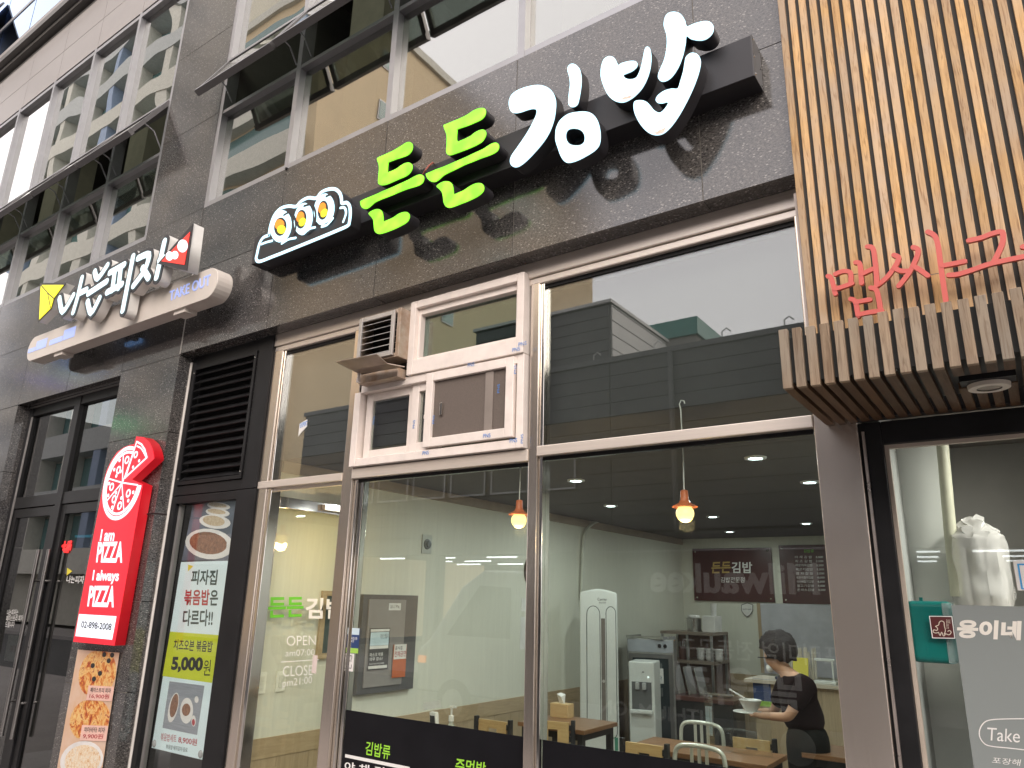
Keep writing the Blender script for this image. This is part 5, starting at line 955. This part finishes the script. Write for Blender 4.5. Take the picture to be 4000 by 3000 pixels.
# ---- counter with things on it
ct = thing('service_counter', 'pale wood service counter behind the person', 'counter', (-1.9, 5.1, GZ))
obj('top', B().box(-2.70, -.61, 4.82, 5.35, .815, .85), mat('counter_top', (.52,.45,.36), .4), ct, bev=.003)
for i in range(6): obj('front_board', B().box(-2.62+i*.335, -2.62+i*.335+.332, 4.88, 4.90, GZ, .814), MATS['oak_laminate'], ct)
obj('side_board', B().box(-2.62, -2.60, 4.901, 5.33, GZ, .814), MATS['oak_laminate'], ct)
cq = P(2975, 2685, 4.87); obj('sticker', B().box(cq.x-.09, cq.x+.09, 4.874, 4.879, cq.z-.13, cq.z+.08), M_NAVY, ct); obj('sticker', B().box(cq.x-.09, cq.x+.09, 4.875, 4.8795, cq.z-.18, cq.z-.131), M_GREENP, ct)
q = P(3150, 2580, 5.05)
ss = thing('straw_bundle', 'bundle of paper wrapped chopsticks on the counter', 'chopsticks', (q.x-.1, 5.1, .85))
for i in range(14): x = q.x-.26+i*.026; obj('stick', B().tube([(x,5.08+random.uniform(-.03,.03),.851),(x+random.uniform(-.01,.01),5.08,1.15+random.uniform(-.02,.03))], .012, 6), mat('paper_wrap', (.60,.55,.48), .7), ss)
qs = P(3130, 2650, 4.95); qd = thing('yellow_stand', 'yellow payment stand on the counter', 'stand', (qs.x, 4.95, .85)); obj('plate', B().hexa([(qs.x-.075,4.92,.851),(qs.x+.075,4.92,.851),(qs.x+.075,4.93,.851),(qs.x-.075,4.93,.851)], [(qs.x-.075,4.98,1.08),(qs.x+.075,4.98,1.08),(qs.x+.075,4.99,1.08),(qs.x-.075,4.99,1.08)]), M_YEL, qd); obj('foot', B().box(qs.x-.07, qs.x+.07, 4.931, 5.02, .851, .858), M_YEL, qd)
qp = P(3190, 2640, 4.95); tag(obj('card_reader', B().box(qp.x-.03, qp.x+.19, 4.90, 5.06, .851, .875).box(qp.x+.14, qp.x+.155, 5.0, 5.015, .875, 1.06).box(qp.x-.02, qp.x+.17, 4.99, 5.02, 1.06, 1.085), M_ACW, bev=.004), 'white device with slim stand at the right of the counter', 'device')
tag(obj('dark_cloth', B().prismz([(-2.42,4.95),(-2.2,4.9),(-2.1,5.02),(-2.3,5.1)], .851, .885), mat('navy_cloth', (.02,.03,.07), .8), bev=.01), 'folded navy cloth on the counter end', 'cloth')
# ---- tables, chairs
wood('table_walnut', (.16,.075,.035), (.27,.14,.07), 'X', .28, rnd=.05); M_TB = mat('chair_black', (.018,.018,.02), .45); wood('chair_birch', (.52,.34,.15), (.64,.45,.22), 'X', .4, rnd=.06)
def table(lb, x0, x1, y0, y1, z=.54):
    t = thing('dining_table', lb, 'table', ((x0+x1)/2, (y0+y1)/2, GZ)); obj('table_top', B().box(x0, x1, y0, y1, z-.035, z), MATS['table_walnut'], t, bev=.004)
    obj('apron', B().box(x0+.03, x1-.03, y0+.03, y1-.03, z-.09, z-.036), M_TB, t)
    for x in (x0+.03, x1-.08):
        for y in (y0+.03, y1-.08): obj('leg', B().box(x, x+.05, y, y+.05, GZ, z-.09), M_TB, t)
table('dark wood table beside the air conditioner', -4.02, -3.34, 2.57, 3.19)
table('dark wood table between the white metal chairs', -2.78, -1.72, 2.24, 2.74)
table('dark wood table behind the steel pillar', -1.66, -.9, 2.9, 3.4)
tag(obj('console_shelf', B().box(-3.60, -2.60, .34, .66, .66, .70).box(-3.58,-3.54,.36,.64,GZ,.66).box(-2.66,-2.62,.36,.64,GZ,.66), MATS['oak_laminate']), 'narrow window shelf holding the sanitiser bottle', 'shelf')
ch0 = thing('wooden_chair', 'x', 'chair', (0,0,0), 'birch backed chairs in the restaurant')
obj('seat', B().box(-.19, .19, .03, .41, .43, .455), MATS['chair_birch'], ch0, bev=.01)
for x in (-.19, .165):
    b_ = B().box(x, x+.028, -.014, .026, 0, .82)
    for k in range(3): b_.box(x+(.0281 if x < 0 else -.016), x+(.0281+.016 if x < 0 else -.0001), -.012, .024, .57+k*.085, .61+k*.085)
    obj('back_post', b_, M_TB, ch0)
bp_ = B(); bp_.box(-.145, -.045, -.006, .014, .56, .80).box(.045, .145, -.006, .014, .56, .80).box(-.0449, .0449, -.006, .014, .74, .80).box(-.0449, .0449, -.006, .014, .56, .64); obj('back_panel', bp_, MATS['chair_birch'], ch0)
for x in (-.17, .14): obj('leg', B().box(x, x+.03, .36, .39, 0, .43), M_TB, ch0)
def put(o, x, y, r, lb):
    o.location = (x, y, GZ); o.rotation_euler = (0, 0, rad(r)); o['label'] = lb
put(ch0, -3.98, 2.14, 0, 'birch backed chair seen in the middle pane above the black film')
for x, y, r, lb in ((-3.58, 2.46, 12, 'birch backed chair with notched black posts at the left of the right pane'), (-2.55, 2.06, 0, 'birch backed chair nearest the window beside the white chairs'), (-2.01, 2.84, 180, 'birch chair with square hole in its back, in front of the person'), (-1.25, 3.5, 180, 'birch chair beside the pillar behind the person')):
    put(copy_tree(ch0), x, y, r, lb)
wc = thing('metal_chair', 'x', 'chair', (0,0,0), 'white metal chairs in the restaurant'); M_WM = mat('chair_white_metal', (.60,.60,.53), .35, metal=.3)
arch = catmull([(-.18,0,.44),(-.185,0,.62),(-.18,0,.76),(-.15,0,.81),(-.09,0,.825),(0,0,.83),(.09,0,.825),(.15,0,.81),(.18,0,.76),(.185,0,.62),(.18,0,.44)], 4, False)
obj('back_frame', B().tube(arch, .0165, 10), M_WM, wc, smooth=True)
for x in (-.055, 0, .055): obj('back_slat', B().box(x-.011, x+.011, -.006, .006, .45, .822), M_WM, wc)
obj('seat', B().box(-.19, .19, .0, .40, .425, .445), M_WM, wc, bev=.008)
for x in (-.17, .17):
    for y in (.01, .38): obj('leg', B().tube([(x, y, .43), (x*1.08, y+(.02 if y > .2 else -.02), 0)], .014, 8), M_WM, wc)
put(wc, -2.145, 2.10, 0, 'white metal chair nearest the window, in front of the dining table'); put(copy_tree(wc), -2.52, 3.12, 180, 'white metal chair on the far side of the dining table')
put(copy_tree(wc), -1.28, 3.92, 180, 'white metal chair partly hidden by the steel pillar')
q = P(2195, 2780, 3.0); nbx = thing('napkin_box', 'wooden napkin box with white tissue on the dark table', 'napkin box', (-3.86, 3.08, .54)); obj('box', B().box(-3.96, -3.77, 3.02, 3.14, .54, .66), MATS['chair_birch'], nbx, bev=.004); obj('tissue', B().hexa([(-3.89,3.07,.66),(-3.84,3.07,.66),(-3.84,3.09,.66),(-3.89,3.09,.66)], [(-3.91,3.06,.74),(-3.86,3.05,.72),(-3.84,3.10,.735),(-3.89,3.10,.75)]), M_PAPER, nbx)
q = P(1763, 2800, .50); sb = thing('sanitiser_bottle', 'clear pump bottle of hand sanitiser above the black film', 'bottle', (q.x, .5, .70))
obj('bottle', B().lathe((q.x,.5,.70), [(.03,0),(.036,.02),(.036,.10),(.028,.13),(.014,.15),(.014,.165)], 18), film('bottle_clear', (.55,.58,.52), .55, .15), sb, smooth=True); obj('pump', B().lathe((q.x,.5,.865), [(.017,0),(.017,.03),(.006,.032),(.006,.07),(.014,.072),(.014,.085)], 14).box(q.x, q.x+.035, .494, .506, .94, .952), M_DISH, sb); obj('label', B().lathe((q.x,.466,.775), [(.030,0),(.030,.001)], 18, 'Y'), M_PAPER, sb)
q = P(1700, 2770, .52); th = thing('thermometer_stand', 'white device with dark screen and paper slip on the window shelf', 'device', (q.x, .52, .70))
obj('case', B().hexa([(q.x-.01,.50,.70),(q.x+.05,.50,.70),(q.x+.05,.53,.70),(q.x-.01,.53,.70)], [(q.x-.03,.50,.90),(q.x+.02,.50,.90),(q.x+.02,.53,.90),(q.x-.03,.53,.90)]), M_DISH, th, bev=.004); obj('screen', B().hexa([(q.x-.012,.497,.78),(q.x+.030,.497,.78),(q.x+.030,.499,.78),(q.x-.012,.499,.78)], [(q.x-.022,.497,.88),(q.x+.016,.497,.88),(q.x+.016,.499,.88),(q.x-.022,.499,.88)]), M_INK, th)
obj('paper_slip', B().hexa([(q.x-.085,.51,.90),(q.x+.055,.51,.93),(q.x+.055,.512,.93),(q.x-.085,.512,.90)], [(q.x-.095,.51,.945),(q.x+.05,.51,.975),(q.x+.05,.512,.975),(q.x-.095,.512,.945)]), M_PAPER, th)
q0, q1 = P(2905, 2745, 2.5), P(3040, 2700, 2.5)
tag(obj('acrylic_divider', B().box(-2.22, -1.76, 2.52, 2.524, .541, .98).box(-2.222,-2.215,2.44,2.60,.541,.99), glass('acrylic', (.95,.96,.95), boost=.9, floor=.01, dirt=.015)), 'clear acrylic divider standing on the dining table', 'divider')
# ---------------------------------------------------------------- person carrying a bowl
pe_ = thing('person', 'person in dark short sleeved shirt and mask carrying a white bowl, turned away', 'person', (P(3100,2700,3.05).x, 3.1, GZ))
def skin(name, verts, edges, radii, mt, parent, root=0, sub=2):
    me = bpy.data.meshes.new(name); me.from_pydata([tuple(v) for v in verts], edges, []); o = bpy.data.objects.new(name, me); COL.objects.link(o)
    o.modifiers.new('s', 'SKIN'); ss_ = o.modifiers.new('u', 'SUBSURF'); ss_.levels = sub; ss_.render_levels = sub
    for i, v in enumerate(me.skin_vertices[0].data): v.radius = radii[i] if isinstance(radii[i], tuple) else (radii[i], radii[i]); v.use_root = (i == root)
    dg = bpy.context.evaluated_depsgraph_get(); dg.update(); m2 = bpy.data.meshes.new_from_object(o.evaluated_get(dg)); bpy.data.objects.remove(o)
    for p in m2.polygons: p.use_smooth = True
    return obj(name, m2, mt, parent)
hd = P(3022, 2575, 3.05); nk = P(3075, 2628, 3.05); chs = P(3120, 2690, 3.05); bl2 = P(3140, 2780, 3.05); pv_ = P(3152, 2850, 3.05)
sR, sL = P(3150, 2672, 2.88), P(3072, 2668, 3.24); eR, eL = P(3080, 2803, 2.84), P(3020, 2785, 3.32); wR, wL = P(2985, 2797, 2.93), P(2955, 2780, 3.24); hR, hL = P(2962, 2797, 2.97), P(2936, 2778, 3.20)
hipR, hipL = pv_+Vector((.02,-.055,-.04)), pv_+Vector((-.02,.055,-.04)); kR, kL = Vector((hipR.x-.02, hipR.y, .22)), Vector((hipL.x+.0, hipL.y, .22)); aR, aL = Vector((hipR.x+.03, hipR.y, -.11)), Vector((hipL.x+.05, hipL.y, -.11)); fR, fL = aR+Vector((-.16,.03,-.055)), aL+Vector((-.16,.03,-.055))
up1 = hd+Vector((-.012,0,.10))
V = [pv_, bl2, chs, nk, hd, up1, sR, eR, wR, hR, sL, eL, wL, hL, hipR, kR, aR, fR, hipL, kL, aL, fL]
E_ = [(0,1),(1,2),(2,3),(3,4),(4,5),(2,6),(6,7),(7,8),(8,9),(2,10),(10,11),(11,12),(12,13),(0,14),(14,15),(15,16),(16,17),(0,18),(18,19),(19,20),(20,21)]
Rr = [.095,.085,.10,.052,.085,.075,.055,.040,.028,.030,.055,.040,.028,.030,.065,.05,.036,.035,.065,.05,.036,.035]
for hp, wv_, i0 in ((hR, wR, 9), (hL, wL, 13)):
    dd = (hp-wv_).normalized(); sdv = dd.cross(Vector((0,0,1))).normalized()
    for k in range(5):
        off = sdv*(-.027+.0135*k) if k < 4 else Vector((0,0,.02)); base = hp+dd*.02+off; ln = (.055,.065,.06,.048,.04)[k]
        V += [base+dd*ln*.5, base+dd*ln+Vector((0,0,.018 if k < 4 else -.005))]; n_ = len(V); E_ += [(i0, n_-2), (n_-2, n_-1)]; Rr += [.0095, .008]
M_SKIN = mat('skin', (.50,.28,.18), .5, var=.05)
skin('body', V, E_, Rr, M_SKIN, pe_)
ux = lambda a, b, t: a+(b-a)*t
skin('shirt', [bl2-Vector((0,0,.17)), bl2, chs, nk-Vector((0,0,.035)), sR, ux(sR,eR,.78), sL, ux(sL,eL,.78)], [(0,1),(1,2),(2,3),(2,4),(4,5),(2,6),(6,7)], [(.175,.155),(.165,.15),(.16,.15),.062,.088,.068,.088,.068], mat('shirt_maroon_black', (.012,.005,.006), .85, spec=.15), pe_)
skin('trousers', [pv_+Vector((0,0,.08)), pv_+Vector((0,0,-.15)), (kR+kL)/2, (aR+aL)/2+Vector((0,0,.06))], [(0,1),(1,2),(2,3)], [(.172,.155),(.178,.16),(.15,.135),(.13,.12)], mat('apron_black', (.008,.009,.008), .85, spec=.15), pe_)
bmh = bmesh.new(); bmesh.ops.create_icosphere(bmh, subdivisions=4, radius=1.0)
hc = P(3040, 2535, 3.07)
for v in bmh.verts:
    n_ = v.co.normalized(); d_ = 1+.10*mnoise.noise(n_*3.1)+.07*mnoise.noise(n_*8)
    if n_.x < -.55 and n_.z < -.05: d_ *= .70                      # open at the face
    if n_.z < -.55: d_ *= .82
    v.co = Vector((n_.x*.150*d_, n_.y*.135*d_, n_.z*.150*d_))+hc
me_ = bpy.data.meshes.new('hair'); bmh.to_mesh(me_); bmh.free(); obj('hair', me_, mat('hair_dark', (.016,.009,.009), .75, bump=.8, bs=70), pe_, smooth=True)
mk = P(2985, 2592, 3.0); obj('mask', B().lathe((mk.x+.035, mk.y+.03, mk.z-.03), [(.012,-.035),(.024,-.022),(.030,.006),(.022,.022)], 14), mat('mask_white', (.70,.70,.68), .7), pe_, smooth=True)
gq = P(2975, 2568, 3.0); obj('glasses', B().tube([gq+Vector((-.03,0,0)), gq+Vector((.05,-.02,.0)), gq+Vector((.11,-.03,.01))], .004, 6), M_INK, pe_)
bq_ = (hR+hL)/2+Vector((-.03,.0,.035))
bw_ = thing('soup_bowl', 'white bowl with spoon on a saucer in the hands of the person', 'bowl', (bq_.x, bq_.y, bq_.z-.04)); obj('bowl', B().lathe((bq_.x, bq_.y, bq_.z-.02), [(.04,0),(.06,.025),(.085,.075),(.09,.085),(.084,.083),(.055,.03)], 24), M_DISH, bw_, smooth=True); obj('saucer', B().lathe((bq_.x-.03, bq_.y, bq_.z-.035), [(.07,0),(.115,.010),(.11,.013)], 24), M_DISH, bw_, smooth=True); obj('spoon', B().tube([(bq_.x-.02,bq_.y,bq_.z+.06),(bq_.x-.17,bq_.y,bq_.z+.13)], .007, 6), M_DISH, bw_)
# ---------------------------------------------------------------- across the street (seen mirrored in the panes)
M_CLAD = mat('charcoal_cladding', (.050,.049,.054), .55, var=.12, rnd=.08); M_CLADL = mat('pale_cladding', (.42,.41,.40), .5, var=.05)
YO = -13.0
ob = thing('charcoal_building', 'low charcoal clad building across the street with a lit shop floor', 'building', (-2, YO-6, GZ))
obj('wall', B().box(-21, 16, YO-12, YO-.05, 3.2, 7.6), mat('clad_core', (.03,.03,.032), .8), ob)
for r_ in range(12):
    z = 3.25+r_*.372
    for k in range(3): x = -21+k*12.34; obj('cladding_board', B().box(x+.01, x+12.32, YO-.05, YO+random.uniform(-.004,.004), z+.014, z+.366), M_CLAD, ob)
obj('parapet', B().box(-21.05, 16.05, YO-.35, YO+.05, 7.72, 7.86), mat('parapet_metal', (.075,.074,.08), .4), ob)
for x in (-9.2,-7.4,-5.6,-4.1,-2.4): obj('roof_hook', B().tube([(x,YO-.1,7.86),(x,YO-.1,8.05),(x+.12,YO-.1,8.12),(x+.22,YO-.1,8.02)], .02, 6), M_SS, ob)
obj('downpipe', B().tube([(-6.9,YO+.10,3.2),(-6.9,YO+.10,7.7)], .07, 8), mat('pipe_grey', (.09,.09,.095), .4), ob)
for k in range(7): 
    x = -20+k*1.5; wv2 = obj('window', B().frame(x, x+1.3, 4.4, 5.3, .05, YO+.002, YO+.04), M_ALU, ob); obj('pane', B().box(x+.05, x+1.25, YO+.012, YO+.02, 4.45, 5.25), mat('far_glass', (.02,.022,.025), .1), wv2)
rbx = obj('roof_box', B().box(-13.5, -8.85, YO-4.2, YO-.4, 7.6, 9.62), M_CLAD, ob)
for r_ in range(5): obj('cladding_board', B().box(-13.5, -8.86, YO-.399, YO-.36, 7.88+r_*.34, 8.20+r_*.34), M_CLAD, rbx); obj('cladding_board', B().box(-8.85, -8.80, YO-4.2, YO-.45, 7.88+r_*.42, 8.27+r_*.42 if r_ < 4 else 9.6), M_CLADL, rbx)
obj('edge', B().box(-13.6, -8.75, YO-4.3, YO-.3, 9.625, 9.72), M_CLADL, rbx)
ht = obj('roof_hut', B().box(-9.6, -8.1, YO-8.0, YO-5.0, 7.6, 10.0), mat('hut_grey', (.20,.19,.18), .8), ob); obj('edge', B().box(-9.7, -8.0, YO-8.1, YO-4.9, 10.0, 10.6), mat('hut_green', (.02,.16,.14), .5), ht)
# lit shop floor
obj('fascia', B().box(-21, 16, YO-.3, YO+.03, 2.75, 3.2), mat('fascia_dark', (.05,.05,.055), .5), ob)
obj('shop_floor', B().box(-21, 16, YO-11, YO, GZ-.05, GZ+.02), mat('shop_floor', (.25,.24,.22), .5), ob); obj('shop_ceiling', B().box(-21, 16, YO-11, YO-.3, 3.0, 3.1), mat('shop_ceiling', (.30,.30,.30), .8), ob); obj('shop_back', B().box(-21, 16, YO-11.1, YO-11, GZ, 3.1), mat('shop_back', (.10,.10,.10), .8), ob)
for x in (-21, -14.8, -8.6, -2.4, 3.8, 10, 15.6): obj('pier', B().box(x, x+.4, YO-.4, YO, GZ, 2.75), M_CLAD, ob)
tubes = []
for j in range(4):
    for i in range(15):
        x = -20+i*2.35; y = YO-1.2-j*2.1; l0 = random.choice((0, .25, .5)); n_ = len(tubes); tubes.append(1)
        obj('light_tube', B().box(x+l0, x+l0+1.2, y-.03, y+.03, 2.86, 2.90), emit('tube_white', (.95,1,1), 9), ob)
# tall apartment block, its tan flank towards us
tb = thing('tan_apartment_block', 'tall tan apartment block across the street with banded balconies', 'building', (-37, -25, GZ))
M_TAN = mat('tan_render', (.58,.46,.30), .85, var=.06, vs=1.0); M_OFFW = mat('offwhite_render', (.55,.53,.47), .8); M_FARW = mat('far_window', (.12,.20,.20), .12)
obj('wall', B().box(-33.5, -24, -40, -14.4, GZ, 30), M_TAN, tb)
for k in range(9):
    z = 2.6+k*3.0; obj('balcony_band', B().box(-33.5, -24.6, -14.4, -13.8, z, z+1.15), M_OFFW, tb); obj('window_band', B().box(-33, -25, -14.39, -14.36, z+1.2, z+2.85), M_FARW, tb)
    for y, w2 in ((-18.5,1.0),(-24,.9)):
        w_ = obj('window', B().box(-24, -23.94, y-w2/2, y+w2/2, z+.9, z+2.0), M_ALU, tb); obj('pane', B().box(-23.939, -23.92, y-w2/2+.06, y+w2/2-.06, z+.97, z+1.93), M_FARW, w_)
bt = thing('banded_apartment_tower', 'grey apartment tower with balcony bands across the street, left of the tan block', 'building', (-44, -25, GZ))
M_GREYB = mat('grey_balcony', (.42,.43,.42), .7); M_BLUEB = mat('blue_panel', (.25,.32,.45), .6)
obj('wall', B().box(-54, -34, -38, -14.6, GZ, 41), mat('tower_render', (.44,.42,.36), .85), bt)
for k in range(13):
    z = 2.2+k*3.0; obj('balcony_band', B().box(-54, -34, -14.6, -13.7, z, z+1.2), M_GREYB if k % 3 else M_OFFW, bt); obj('window_band', B().box(-53.6, -34.4, -14.59, -14.55, z+1.25, z+2.9), mat('tower_window', (.10,.22,.22), .12), bt)
    for i in range(7): obj('pier', B().box(-54+i*3.2, -53.3+i*3.2, -14.54, -13.75, z+1.2, z+3.0), M_BLUEB if (i+k//4) % 4 == 1 else M_OFFW, bt)
obj('roof_edge', B().box(-54.2, -33.8, -38, -13.5, 41, 41.6), M_OFFW, bt)
for k in range(5): obj('window_band', B().box(-23.99, -23.93, -34, -28, 5+k*5, 6.6+k*5), mat('stair_glass', (.18,.38,.34), .1), tb)
obj('roof_edge', B().box(-33.6, -23.8, -40, -14.2, 30, 30.5), M_OFFW, tb)
tb2 = thing('cream_tower', 'pale cream tower farther down the street', 'building', (-75, -40, GZ)); obj('wall', B().box(-95, -62, -60, -28, GZ, 34), mat('cream_render', (.66,.60,.50), .85), tb2)
for k in range(11): obj('window_band', B().box(-94, -63, -27.99, -27.9, 3+k*2.9, 4.5+k*2.9), M_FARW, tb2)
for k, (px_, py_, w2, h2, cc_) in enumerate(((300,1425,.8,.55,(.10,.35,1.0)),(180,1490,.9,.35,(.25,.2,.9)),(262,1468,1.2,.3,(.8,1,.9)),(470,1655,.9,.5,(.02,.9,.25)))):
    q = P(px_, py_, 12.9); tag(obj('shop_sign_box', B().box(q.x-w2/2, q.x+w2/2, YO+.052, YO+.20, q.z-h2/2, q.z+h2/2), emit('far_sign_%d' % k, cc_, 3.0)), ('lit blue','lit violet','lit white','lit green')[k]+' shop sign box across the street', 'sign', 'lit sign boxes across the street')
# ---------------------------------------------------------------- parked van with tool lettering
vn = thing('parked_van', 'dark box van with white lettering parked at the kerb, seen only mirrored in the panes', 'van', (-5.6, -6.9, GZ-.13))
GR = GZ-.13; VY = -5.9
M_VB = mat('van_dark', (.04,.04,.045), .3, coat=.5); M_VW = mat('van_silver', (.40,.42,.43), .3, metal=.3, coat=.6)
obj('box_body', B().box(-6.3, -1.6, VY-1.75, VY, GR+.55, 2.28), M_VB, vn, bev=.03)
cabp = [(-8.6,GR+.45),(-6.35,GR+.45),(-6.35,2.0),(-7.3,2.02),(-7.75,1.75),(-8.35,.95),(-8.62,.75)]
obj('cab', B().prism(cabp, VY-1.7, VY-.03), M_VW, vn, bev=.05, seg=3)
obj('window', B().prism([(-8.0,1.0),(-6.75,1.0),(-6.75,1.75),(-7.35,1.78)], VY-.028, VY-.015), mat('van_glass', (.02,.025,.03), .06), vn); obj('lamp', B().box(-8.58,-8.42,VY-.08,VY-.01,.55,.66), emit('indicator_orange', (1.0,.25,.0), 2.0), vn)
for x in (-7.8, -2.6):
    wh = obj('wheel', B().lathe((x, VY-.02, GR+.34), [(.20,-.02),(.34,-.01),(.34,.20),(.2,.2)], 24, 'Y'), mat('tyre', (.02,.02,.02), .8), vn); obj('rim', B().lathe((x, VY+.005, GR+.34), [(.01,-.03),(.20,-.01),(.2,.02)], 18, 'Y'), M_SS, wh)
M_VL = mat('van_lettering', (.55,.55,.55), .5)
YT = VY+.004
def vtext(s_, x0, x1, z0, z1, bold=.01): text3(s_, (x1, YT, z0), (x0, YT, z0), (0, 0, z1-z0), M_VL, vn, bold=bold)
vtext('Milwaukee', -4.4, -2.2, 1.72, 2.10, .03); vtext('프리미엄 전동공구', -4.0, -2.0, .92, 1.16); vtext('밀워키', -4.1, -2.5, .38, .86, .02); vtext('LITHIUM-ION', -5.2, -3.6, .12, .30, .02)
